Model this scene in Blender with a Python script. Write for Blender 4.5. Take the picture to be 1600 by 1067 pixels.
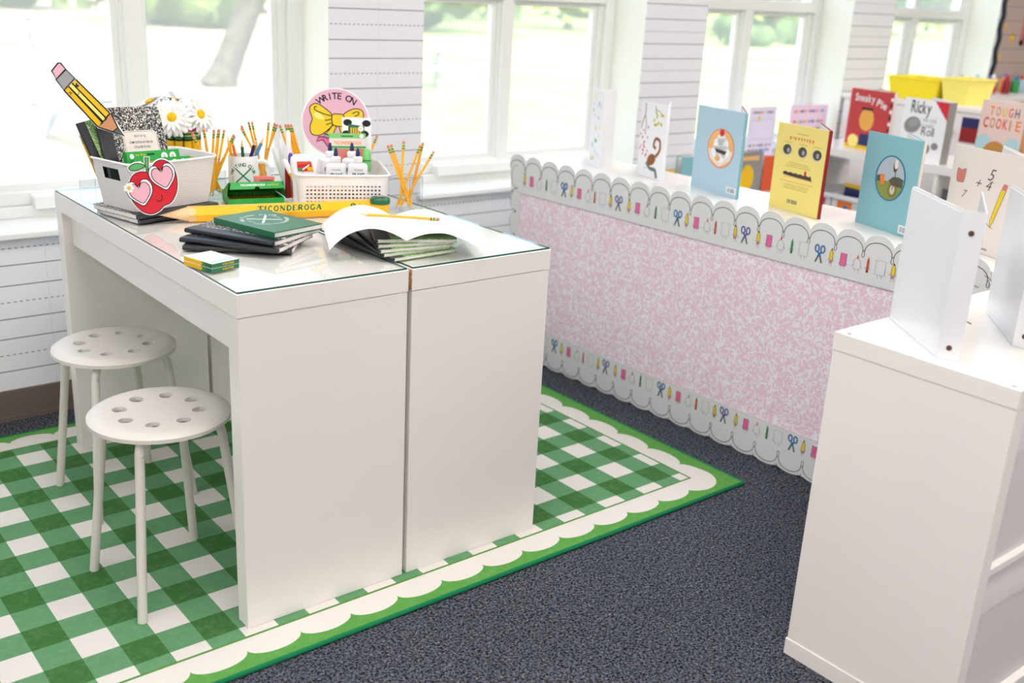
import bpy, bmesh, math, random
from mathutils import Vector, Matrix
from math import pi, sin, cos, radians as rad, sqrt, atan2, hypot

random.seed(7)
for o in list(bpy.data.objects):
    bpy.data.objects.remove(o, do_unlink=True)
SC = bpy.context.scene
COL = SC.collection

# ------------------------------------------------------------------ camera
cam_d = bpy.data.cameras.new('camera')
cam = bpy.data.objects.new('camera', cam_d)
COL.objects.link(cam)
cam_d.sensor_width = 36.0
cam_d.lens = 36.0 * 1632.0 / 1600.0
cam.matrix_world = (Matrix.Translation((-0.8541, -1.8929, 1.3987)) @
                    Matrix.Rotation(rad(-39.827), 4, 'Z') @
                    Matrix.Rotation(rad(71.343), 4, 'X') @
                    Matrix.Rotation(rad(3.0655), 4, 'Z'))
cam_d.clip_start = 0.05
cam_d.clip_end = 400
cam_d.dof.use_dof = True
cam_d.dof.focus_distance = 2.55
cam_d.dof.aperture_fstop = 2.6
SC.camera = cam

# ------------------------------------------------------------------ world, sun, exposure
SC.view_settings.view_transform = 'Standard'
SC.view_settings.look = 'None'
SC.view_settings.gamma = 1.0
SC.view_settings.use_curve_mapping = False
SC.view_settings.exposure = 1.1
world = bpy.data.worlds.new('sky')
SC.world = world
world.use_nodes = True
wn = world.node_tree.nodes
wl = world.node_tree.links
bg = wn['Background']
sky = wn.new('ShaderNodeTexSky')
sky.sky_type = 'NISHITA'
sky.sun_disc = False
sky.sun_elevation = rad(58)
sky.sun_rotation = rad(200)
sky.air_density = 1.0
sky.dust_density = 6.0
wl.new(sky.outputs[0], bg.inputs[0])
bg.inputs[1].default_value = 0.66

sun_d = bpy.data.lights.new('sun', 'SUN')
sun_d.energy = 0.55
sun_d.angle = rad(1.0)
sun_d.color = (1.0, 0.95, 0.88)
sun = bpy.data.objects.new('sun', sun_d)
COL.objects.link(sun)
sun.rotation_euler = (rad(34), 0, rad(-22))      # from behind the building, high

LAMP = 5.6          # ceiling panels

# ------------------------------------------------------------------ materials
MATS = {}
def lin(c):
    c = c / 255.0
    return c / 12.92 if c <= 0.04045 else ((c + 0.055) / 1.055) ** 2.4
def rgb(r, g, b):
    return (lin(r), lin(g), lin(b), 1.0)
def mat(name, col, rough=0.5, spec=0.5, metal=0.0, coat=0.0, trans=0.0, sheen=0.0, emit=None, bump=None):
    """plain procedural material; bump = (scale, strength, distance)"""
    if name in MATS:
        return MATS[name]
    m = bpy.data.materials.new(name)
    m.use_nodes = True
    b = m.node_tree.nodes['Principled BSDF']
    b.inputs['Base Color'].default_value = rgb(*col)
    b.inputs['Roughness'].default_value = rough
    b.inputs['Specular IOR Level'].default_value = spec
    b.inputs['Metallic'].default_value = metal
    b.inputs['Coat Weight'].default_value = coat
    b.inputs['Transmission Weight'].default_value = trans
    b.inputs['Sheen Weight'].default_value = sheen
    if emit:
        b.inputs['Emission Color'].default_value = rgb(*emit[0])
        b.inputs['Emission Strength'].default_value = emit[1]
    if bump:
        nt = m.node_tree
        tc = nt.nodes.new('ShaderNodeTexCoord')
        nz = nt.nodes.new('ShaderNodeTexNoise')
        nz.inputs['Scale'].default_value = bump[0]
        nz.inputs['Detail'].default_value = 3
        bp = nt.nodes.new('ShaderNodeBump')
        bp.inputs['Strength'].default_value = bump[1]
        bp.inputs['Distance'].default_value = bump[2]
        nt.links.new(tc.outputs['Object'], nz.inputs['Vector'])
        nt.links.new(nz.outputs['Fac'], bp.inputs['Height'])
        nt.links.new(bp.outputs['Normal'], b.inputs['Normal'])
    MATS[name] = m
    return m

NT = None
class E:
    """number or socket inside the current node tree, with arithmetic"""
    def __init__(s, v): s.v = v
    @staticmethod
    def op(o, *a):
        n = NT.nodes.new('ShaderNodeMath'); n.operation = o
        for i, x in enumerate(a):
            x = x.v if isinstance(x, E) else x
            if isinstance(x, (int, float)): n.inputs[i].default_value = x
            else: NT.links.new(x, n.inputs[i])
        return E(n.outputs[0])
    def __add__(s, o): return E.op('ADD', s, o)
    __radd__ = __add__
    def __sub__(s, o): return E.op('SUBTRACT', s, o)
    def __rsub__(s, o): return E.op('SUBTRACT', o, s)
    def __mul__(s, o): return E.op('MULTIPLY', s, o)
    __rmul__ = __mul__
    def __truediv__(s, o): return E.op('DIVIDE', s, o)
    def __lt__(s, o): return E.op('LESS_THAN', s, o)
    def __gt__(s, o): return E.op('GREATER_THAN', s, o)
    def mx(s, o): return E.op('MAXIMUM', s, o)
    def mn(s, o): return E.op('MINIMUM', s, o)
    def fr(s): return E.op('FRACT', s)
    def ab(s): return E.op('ABSOLUTE', s)
    def sq(s): return E.op('SQRT', s)
def coords(kind='Object', scale=None):
    tc = NT.nodes.new('ShaderNodeTexCoord')
    sx = NT.nodes.new('ShaderNodeSeparateXYZ')
    NT.links.new(tc.outputs[kind], sx.inputs[0])
    return E(sx.outputs[0]), E(sx.outputs[1]), E(sx.outputs[2]), tc.outputs[kind]
def noise(vec, scale, detail=2, dist=0.0, rough=0.5, sx=1, sy=1, sz=1, w=None):
    n = NT.nodes.new('ShaderNodeTexNoise')
    n.inputs['Scale'].default_value = scale
    n.inputs['Detail'].default_value = detail
    n.inputs['Distortion'].default_value = dist
    n.inputs['Roughness'].default_value = rough
    mp = NT.nodes.new('ShaderNodeMapping')
    mp.inputs['Scale'].default_value = (sx, sy, sz)
    if w: mp.inputs['Location'].default_value = (w, w * 1.7, w * 0.6)
    NT.links.new(vec, mp.inputs['Vector'])
    NT.links.new(mp.outputs[0], n.inputs['Vector'])
    return E(n.outputs['Fac'])
def mix(f, a, b):
    n = NT.nodes.new('ShaderNodeMix'); n.data_type = 'RGBA'
    for i, x in ((0, f), (6, a), (7, b)):
        x = x.v if isinstance(x, E) else x
        if isinstance(x, (int, float)): n.inputs[i].default_value = x
        elif isinstance(x, tuple): n.inputs[i].default_value = x
        else: NT.links.new(x, n.inputs[i])
    return n.outputs[2]
def ramp(f, lo, hi):
    n = NT.nodes.new('ShaderNodeMapRange')
    n.inputs['From Min'].default_value = lo; n.inputs['From Max'].default_value = hi
    NT.links.new(f.v, n.inputs['Value'])
    return E(n.outputs[0])
def nmat(name, rough=0.6, spec=0.4):
    global NT
    m = bpy.data.materials.new(name); m.use_nodes = True
    NT = m.node_tree
    b = NT.nodes['Principled BSDF']
    b.inputs['Roughness'].default_value = rough
    b.inputs['Specular IOR Level'].default_value = spec
    MATS[name] = m
    return m, b
def setcol(b, c): NT.links.new(c, b.inputs['Base Color'])
def setbump(b, h, strength, distance):
    bp = NT.nodes.new('ShaderNodeBump')
    bp.inputs['Strength'].default_value = strength
    bp.inputs['Distance'].default_value = distance
    NT.links.new(h.v, bp.inputs['Height'])
    NT.links.new(bp.outputs['Normal'], b.inputs['Normal'])

# carpet
m, b = nmat('carpet_charcoal', 0.95, 0.1)
x, y, z, v = coords()
n1 = noise(v, 165, 2, .5, 0.6); n2 = noise(v, 150, 2, .3, 0.6, w=3); n3 = noise(v, 3, 2)
c = mix(ramp(n1, .40, .62), rgb(15, 17, 23), rgb(100, 105, 116))
c = mix(ramp(n2, .57, .70) * .8, c, rgb(146, 145, 148))
c = mix(ramp(n3, .3, .8) * 0.25, c, rgb(52, 56, 66))
setcol(b, c); setbump(b, n1 + n2, 0.6, 0.004)

# rug: gingham field, scalloped white band, green border (printed pile)
m, b = nmat('rug_gingham', 0.95, 0.1)
x, y, z, v = coords()
gx = ((x + 0.015) / 0.1573).fr(); gy = ((y - 0.099) / 0.1683).fr()
wx = gx < 0.505; wy = gy < 0.5
dark, mid, white = rgb(64, 112, 58), rgb(98, 150, 106), rgb(224, 220, 213)
n1 = noise(v, 420, 2, 0, .7); n2 = noise(v, 60, 3, 0, .6)
c = mix(wx.mx(wy), dark, mid)
c = mix(wx * wy, c, white)
def scallop(t):                       # 0 at cusps .. 1 at the bulge
    u = (t - 0.5) * 2.0
    return (1.0 - u * u).mx(0.0).sq()
sf = scallop(((x - 0.092) / 0.1283).fr())
ss = scallop(((y - 0.059) / 0.14).fr())
XL, XR, YF, YB = -0.582, 1.44, -0.026, 1.243
inx = (x > XL) * (x < XR); iny = (y > YF) * (y < YB)
front = (y > (-0.070 - 0.034 * sf)) * (y < YF) * inx
back = (y < (YB + 0.044 + 0.034 * sf)) * (y > YB) * inx
right = (x < (1.480 + 0.034 * ss)) * (x > XR) * iny
left = (x > (XL - 0.040 - 0.034 * ss)) * (x < XL) * iny
dx = (x - 0.429).ab() - 1.006; dy = (y - 0.6085).ab() - 0.6345
corner = ((dx * dx + dy * dy) < 0.0068) * (1.0 - inx * iny)
band = front.mx(back).mx(right).mx(left).mx(corner)
inside = inx * iny
c2 = mix(band, rgb(92, 156, 72), white)
c = mix(inside, c2, c)
ex = ((x - 0.429).ab() - 1.011).ab(); ey = ((y - 0.6085).ab() - 0.6345).ab()
line = ((ex < 0.0035) * (y > (YF - 0.0035)) * (y < (YB + 0.0035))).mx((ey < 0.0035) * (x > XL) * (x < XR))
c = mix(line, c, rgb(88, 140, 62))
c = mix(ramp(n1, .35, .65) * 0.22, c, mix(0.5, c, rgb(25, 50, 20)))
c = mix(ramp(n2, .45, .75) * 0.05, c, rgb(235, 240, 225))
setcol(b, c); setbump(b, n1, 0.5, 0.003)

# handwriting-paper wall covering: solid and dashed rules
m, b = nmat('ruled_wall_paper', 0.6, 0.3)
x, y, z, v = coords('Object')
t = ((z - 0.216) / 0.172).fr()
s1 = ((t - 0.311).ab() < 0.0095).mx((t - 0.689).ab() < 0.0095)
d1 = ((t - 0.5).ab() - 0.5).ab() < 0.0085
dash = ((x + y) / 0.0185).fr() < 0.52
nn = noise(v, 2.5, 2)
seam = ((x - 0.045) / 1.22).fr() < 0.0012
c = mix(ramp(nn, .2, .8), rgb(232, 233, 237), rgb(236, 237, 240))
c = mix(seam * 0.25, c, rgb(150, 150, 160))
c = mix(s1, c, rgb(112, 114, 122))
c = mix(d1 * dash, c, rgb(118, 120, 128))
setcol(b, c)

def marble(name, ground, fleck, sc, rough=0.45, cov=0.5):
    m, b = nmat(name, rough, 0.5)
    x, y, z, v = coords('Object')
    a = noise(v, sc, 1.0, .8, .5)
    k = noise(v, sc * 1.25, 1.0, .3, .5, w=5.3)
    e = noise(v, sc * 1.35, 1.0, .7, .5, w=9.1)
    q = noise(v, sc * 2.3, 0.5, .2, .5, w=14.7)
    worm = ((a - 0.5).ab() < 0.042) * (k > cov)
    worm2 = ((e - 0.47).ab() < 0.035) * (k < 1.02 - cov)
    dots = q > 0.66
    setcol(b, mix(worm.mx(worm2).mx(dots), rgb(*ground), rgb(*fleck)))
    return m
marble('marble_pink', (240, 208, 222), (246, 242, 246), 38, .5, .46)
marble('marble_black', (20, 21, 22), (226, 220, 214), 95, .4, .53)
marble('marble_green', (116, 180, 70), (222, 236, 206), 130, .4, .48)

# brown siding paper on the bulletin board
m, b = nmat('siding_paper', 0.8, 0.2)
x, y, z, v = coords()
t = (z / 0.085).fr()
c = mix((t < 0.07), rgb(196, 178, 168), rgb(160, 143, 134))
setcol(b, c)

# outdoor ground: pale swept earth to one side, lawn to the other
m, b = nmat('outdoor_ground', 0.95, 0.1)
x, y, z, v = coords()
nn = noise(v, 0.30, 3, .6, .6); n2 = noise(v, 1.6, 3, .3, .6, w=4)
lawn = ramp(x - 0.58 * y - 0.4 + (nn - 0.5) * 5.0, -0.8, 0.8)
sand = mix(ramp(n2, .35, .65), rgb(120, 112, 100), rgb(146, 138, 124))
sand = mix(ramp(nn, .55, .7) * 0.6, sand, rgb(112, 106, 88))
grass = mix(ramp(n2, .35, .65), rgb(92, 118, 66), rgb(116, 134, 84))
grass = mix(ramp(nn, .5, .66) * .7, grass, rgb(140, 138, 112))
setcol(b, mix(lawn, sand, grass))

# leaves and bark
def leafmat(name, a, bcol, sc):
    m, b = nmat(name, 0.8, 0.2)
    x, y, z, v = coords()
    k = noise(v, sc, 2, .5)
    setcol(b, mix(ramp(k, .35, .65), rgb(*a), rgb(*bcol)))
    return m
leafmat('leaf_mid', (52, 74, 38), (88, 108, 56), 1.2)
leafmat('leaf_dark', (40, 62, 38), (70, 94, 56), 1.0)
leafmat('leaf_light', (74, 98, 50), (112, 130, 72), 1.5)
leafmat('bark_grey', (46, 43, 40), (66, 62, 58), 6)

# chipboard
m, b = nmat('chipboard', .8, .2)
x, y, z, v = coords()
n1 = noise(v, 260, 2)
setcol(b, mix(ramp(n1, .4, .6), rgb(168, 112, 66), rgb(232, 196, 150)))

# woven plastic: fine relief in a square weave
m, b = nmat('woven_plastic', .45, .4)
x, y, z, v = coords('Object')
x = (x + y) / .0056; y = z / .0056
b.inputs['Base Color'].default_value = rgb(240, 238, 236)
grid = ((x.fr() - .5).ab() > .36).mx((y.fr() - .5).ab() > .36)
setcol(b, mix(grid * .6, rgb(242, 240, 238), rgb(205, 200, 196)))
setbump(b, 1.0 - grid, .8, .0015)

# clear acrylic / window glass: thin sheets, some light reflected, the rest passed
def clear(name, tint, base=.04, haze=0.0, hazecol=(235, 240, 238), rough=0.0, ior=1.45):
    m, b = nmat(name)
    NT.nodes.remove(b)
    out = NT.nodes['Material Output']
    tr = NT.nodes.new('ShaderNodeBsdfTransparent'); tr.inputs[0].default_value = rgb(*tint)
    gl = NT.nodes.new('ShaderNodeBsdfGlossy'); gl.inputs['Roughness'].default_value = rough
    lw = NT.nodes.new('ShaderNodeLayerWeight'); lw.inputs[0].default_value = .5
    f0 = ((ior - 1) / (ior + 1)) ** 2
    fq = E.op('POWER', E(lw.outputs['Facing']), 5.0) * (1 - f0) + f0
    mx = NT.nodes.new('ShaderNodeMixShader')
    NT.links.new(fq.v, mx.inputs[0]); NT.links.new(tr.outputs[0], mx.inputs[1]); NT.links.new(gl.outputs[0], mx.inputs[2])
    last = mx.outputs[0]
    if haze:
        tl = NT.nodes.new('ShaderNodeBsdfTranslucent'); tl.inputs[0].default_value = rgb(*hazecol)
        m2 = NT.nodes.new('ShaderNodeMixShader'); m2.inputs[0].default_value = haze
        NT.links.new(last, m2.inputs[1]); NT.links.new(tl.outputs[0], m2.inputs[2]); last = m2.outputs[0]
    NT.links.new(last, out.inputs[0])
    return m
clear('window_glass', (254, 253, 243), haze=0.30, hazecol=(248, 246, 224))
clear('acrylic', (246, 248, 250))
clear('table_glass', (253, 255, 254), ior=1.5)
mat('table_glass_edge', (18, 88, 78), .15, .6)
clear('acrylic_edge', (232, 238, 242))

mat('white_laminate', (240, 235, 231), .28, .5)
mat('white_gloss', (241, 237, 233), .12, .5)
mat('white_satin_metal', (219, 214, 207), .35, .5)
mat('window_paint', (238, 240, 236), .4, .4)
mat('reveal_paint', (248, 249, 240), .6, .3)
mat('sill_paint', (243, 243, 240), .35, .4)
mat('room_paint', (238, 235, 230), .8, .2)
mat('ceiling_tile', (236, 234, 228), .9, .1)
mat('brown_vinyl', (112, 100, 92), .5, .4)
mat('board_white', (226, 226, 226), .55, .3)
mat('board_grey', (216, 216, 216), .6, .3)
mat('ink', (38, 38, 40), .6, .2)
mat('ink_soft', (110, 110, 112), .6, .2)
mat('ink_pale', (190, 190, 192), .6, .2)
mat('paper_white', (244, 244, 246), .7, .2)
mat('paper_edge', (228, 223, 220), .8, .1)
mat('pencil_yellow', (247, 178, 38), .35, .5)
mat('pencil_wood', (236, 200, 152), .7, .2)
mat('pencil_lead', (58, 58, 60), .5, .4)
mat('eraser_pink', (214, 130, 120), .8, .2)
mat('ferrule_green', (70, 120, 60), .3, .5)
mat('ferrule_yellow', (206, 206, 70), .35, .5)
mat('big_yellow', (252, 190, 14), .3, .5)
mat('green_ink', (14, 104, 68), .5, .4)
mat('black_cover', (30, 32, 38), .35, .5)
mat('green_cover', (28, 104, 70), .35, .5)
mat('green_box', (38, 166, 68), .4, .4)
mat('green_box_dark', (20, 60, 34), .7, .2)
mat('red', (212, 34, 50), .45, .4)
mat('pink_light', (238, 182, 198), .5, .4)
mat('pink_hot', (234, 108, 162), .5, .4)
mat('sign_pink', (230, 180, 200), .5, .4)
mat('yellow_print', (238, 208, 40), .5, .4)
mat('yellow_pale', (250, 232, 130), .5, .4)
mat('gold_print', (238, 190, 20), .5, .4)
mat('grey_print', (160, 160, 162), .5, .4)
mat('tan_print', (206, 146, 104), .5, .4)
mat('blue_print', (40, 118, 186), .5, .4)
mat('violet_print', (90, 94, 170), .5, .4)
mat('orange_print', (226, 92, 50), .5, .4)
mat('green_print', (50, 150, 84), .5, .4)
mat('leaf_print', (98, 186, 106), .5, .4)
mat('navy', (26, 32, 92), .35, .5)
mat('bottle_white', (243, 243, 244), .3, .5)
mat('basket_white', (244, 242, 241), .4, .5)
mat('daisy_white', (246, 246, 244), .7, .2)
mat('daisy_yellow', (240, 196, 30), .8, .2)
mat('stem_green', (70, 120, 60), .7, .2)
mat('magenta', (190, 70, 130), .5, .4)
mat('sky_blue', (176, 206, 222), .35, .5)
mat('teal_cover', (130, 186, 194), .35, .5)
mat('book_yellow', (238, 220, 124), .35, .5)
mat('book_red', (198, 58, 62), .4, .4)
mat('dark_red', (150, 30, 34), .4, .4)
mat('cream', (232, 222, 214), .4, .4)
mat('blush', (234, 206, 196), .4, .4)
mat('steel', (150, 140, 134), .3, .5, metal=.8)
mat('rivet_bronze', (110, 74, 66), .35, .5, metal=.6)
mat('vinyl_white', (233, 235, 238), .22, .5)
mat('fabric_white', (206, 201, 201), .9, .2, bump=(500, .3, .001))
mat('fabric_grey', (214, 210, 210), .9, .2)
mat('bin_yellow', (250, 226, 40), .4, .4)
mat('bin_white', (234, 234, 236), .4, .4)
mat('tan_wood', (212, 184, 150), .5, .4)
mat('rock_grey', (146, 143, 140), .6, .3)
mat('mid_grey', (98, 102, 102), .6, .3)
mat('cookie_brown', (192, 136, 66), .6, .3)
mat('pale_aqua', (178, 214, 218), .5, .3)
mat('lavender', (228, 222, 244), .5, .3)
mat('pink_paper', (240, 214, 232), .5, .3)
mat('purple', (96, 64, 170), .4, .5)
mat('blue_soft', (70, 150, 210), .4, .5)
mat('orange_pencil', (240, 130, 40), .4, .5)
mat('lime_plastic', (128, 206, 120), .3, .5)
mat('weathered_board', (124, 134, 148), .8, .2)
mat('lamp_panel', (255, 255, 255), .5, .2, emit=((255, 249, 248), LAMP))
mat('lamp_frame', (235, 235, 232), .5, .3)
mat('dark_border', (46, 52, 60), .7, .2)
mat('binding_green', (18, 118, 74), .8, .2)

# ------------------------------------------------------------------ geometry helpers
class MB:
    """collects faces of one mesh object; self.M maps local to object space"""
    def __init__(s, M=None):
        s.v = []; s.f = []; s.m = []; s.mats = []; s.M = M or Matrix(); s.sm = []; s.uv = {}
    def mi(s, name):
        if name not in s.mats: s.mats.append(name)
        return s.mats.index(name)
    def add(s, vs, fs, mt, smooth=False):
        o = len(s.v); k = s.mi(mt)
        s.v += [tuple(s.M @ Vector(p)) for p in vs]
        for f in fs:
            s.f.append([i + o for i in f]); s.m.append(k); s.sm.append(smooth)
    def box(s, x0, x1, y0, y1, z0, z1, mt, bev=0.0):
        if bev:
            b = bev
            vs = []
            for zz, ins in ((z0, b), (z0 + b, 0), (z1 - b, 0), (z1, b)):
                X0, X1, Y0, Y1 = x0 + ins, x1 - ins, y0 + ins, y1 - ins
                c = 0 if ins else b
                if ins: ring = [(X0, Y0)] * 2 + [(X1, Y0)] * 2 + [(X1, Y1)] * 2 + [(X0, Y1)] * 2
                else: ring = [(X0, Y0 + c), (X0 + c, Y0), (X1 - c, Y0), (X1, Y0 + c), (X1, Y1 - c), (X1 - c, Y1), (X0 + c, Y1), (X0, Y1 - c)]
                vs.append([(p[0], p[1], zz) for p in ring])
            V = [vs[0][0], vs[0][2], vs[0][4], vs[0][6]] + vs[1] + vs[2] + [vs[3][0], vs[3][2], vs[3][4], vs[3][6]]
            F = [(3, 2, 1, 0), (20, 21, 22, 23)]
            for i in range(8): F.append((4 + i, 4 + (i + 1) % 8, 12 + (i + 1) % 8, 12 + i))
            for k in range(4):
                a, bq = 4 + 2 * k, 4 + 2 * k + 1
                F.append((k, bq, a))
                F.append((k, (k + 1) % 4, 4 + (2 * k + 2) % 8, bq))
                F.append((20 + k, a + 8, bq + 8))
                F.append((20 + k, bq + 8, 12 + (2 * k + 2) % 8, 20 + (k + 1) % 4))
            s.add(V, F, mt); return
        vs = [(x0, y0, z0), (x1, y0, z0), (x1, y1, z0), (x0, y1, z0), (x0, y0, z1), (x1, y0, z1), (x1, y1, z1), (x0, y1, z1)]
        s.add(vs, [(3, 2, 1, 0), (4, 5, 6, 7), (0, 1, 5, 4), (1, 2, 6, 5), (2, 3, 7, 6), (3, 0, 4, 7)], mt)
    def loft(s, rings, mt, cap0=True, cap1=True, smooth=True, closed=True):
        n = len(rings[0]); vs = [p for r in rings for p in r]; fs = []
        for i in range(len(rings) - 1):
            for j in range(n if closed else n - 1):
                a, b2 = i * n + j, i * n + (j + 1) % n
                fs.append((a, b2, b2 + n, a + n))
        s.add(vs, fs, mt, smooth)
        if cap0: s.add(rings[0], [tuple(range(n))[::-1]], mt)
        if cap1: s.add(rings[-1], [tuple(range(n))], mt)
    def lathe(s, prof, mt, n=20, c=(0, 0), cap0=False, cap1=False, smooth=True):
        rings = [[(c[0] + r * cos(2 * pi * i / n), c[1] + r * sin(2 * pi * i / n), z) for i in range(n)] for r, z in prof]
        s.loft(rings, mt, cap0, cap1, smooth)
    def cyl(s, p0, p1, r0, r1, mt, n=12, cap=True, smooth=True, ph=0.0):
        p0, p1 = Vector(p0), Vector(p1); d = (p1 - p0).normalized()
        a = d.orthogonal().normalized(); c = d.cross(a)
        R = lambda p, r: [tuple(p + (a * cos(2 * pi * i / n + ph) + c * sin(2 * pi * i / n + ph)) * r) for i in range(n)]
        s.loft([R(p0, r0), R(p1, r1)], mt, cap, cap, smooth)
    def tube(s, path, r, mt, n=10, rs=None):
        P = [Vector(p) for p in path]; rings = []
        up = None
        for i, p in enumerate(P):
            d = (P[min(i + 1, len(P) - 1)] - P[max(i - 1, 0)]).normalized()
            if up is None: up = d.orthogonal().normalized()
            up = (up - d * up.dot(d)).normalized(); w = d.cross(up)
            rr = rs[i] if rs else r
            rings.append([tuple(p + (up * cos(2 * pi * k / n) + w * sin(2 * pi * k / n)) * rr) for k in range(n)])
        s.loft(rings, mt, True, True, True)
    def prism(s, pts, z0, z1, mt, side=None):
        n = len(pts)
        A = [(p[0], p[1], z0) for p in pts]; B = [(p[0], p[1], z1) for p in pts]
        s.add(A + B, [tuple(range(n))[::-1], tuple(range(n, 2 * n))], mt)
        s.add(A + B, [(i, (i + 1) % n, n + (i + 1) % n, n + i) for i in range(n)], side or mt)
    def ico(s, c, r, mt, sub=2, sc=(1, 1, 1), jit=0.0, rnd=None):
        bm = bmesh.new(); bmesh.ops.create_icosphere(bm, subdivisions=sub, radius=1.0)
        vs = []
        for v in bm.verts:
            k = r * (1 + (rnd.uniform(-jit, jit) if rnd else 0))
            vs.append((c[0] + v.co.x * k * sc[0], c[1] + v.co.y * k * sc[1], c[2] + v.co.z * k * sc[2]))
        bm.verts.index_update()
        s.add(vs, [tuple(v.index for v in f.verts) for f in bm.faces], mt, True); bm.free()
    def build(s, name, parent=None, label=None, cat=None, group=None, kind=None, loc=None, rot=None, sharp=True):
        me = bpy.data.meshes.new(name)
        me.from_pydata(s.v, [], s.f)
        for k in s.mats: me.materials.append(MATS[k])
        me.polygons.foreach_set('material_index', s.m)
        me.polygons.foreach_set('use_smooth', s.sm)
        me.update()
        if any(s.sm) and sharp:
            try: me.set_sharp_from_angle(angle=rad(40))
            except Exception: pass
        return link(name, me, parent, label, cat, group, kind, loc, rot)
def link(name, data, parent=None, label=None, cat=None, group=None, kind=None, loc=None, rot=None):
    o = bpy.data.objects.new(name, data); COL.objects.link(o)
    if parent is not None: o.parent = parent
    if loc is not None: o.location = loc
    if rot is not None: o.rotation_euler = rot if isinstance(rot, tuple) else (0, 0, rot)
    if label: o['label'] = label
    if cat: o['category'] = cat
    if group: o['group'] = group
    if kind: o['kind'] = kind
    return o
def thing(name, label=None, cat=None, loc=(0, 0, 0), rot=0.0, group=None, kind=None):
    return link(name, None, None, label, cat, group, kind, loc, rot)
def dup(root, label=None, loc=None, rot=None, group=None):
    def cp(o, par):
        c = o.copy(); COL.objects.link(c); c.parent = par
        for ch in o.children: cp(ch, c)
        return c
    r = cp(root, None)
    if label: r['label'] = label
    if group: r['group'] = group
    if loc is not None: r.location = loc
    if rot is not None: r.rotation_euler = rot if isinstance(rot, tuple) else (0, 0, rot)
    return r
def bxo(name, parent, x0, x1, y0, y1, z0, z1, mt, bev=0.0, **k):
    mb = MB(); mb.box(x0, x1, y0, y1, z0, z1, mt, bev); return mb.build(name, parent, **k)

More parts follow.
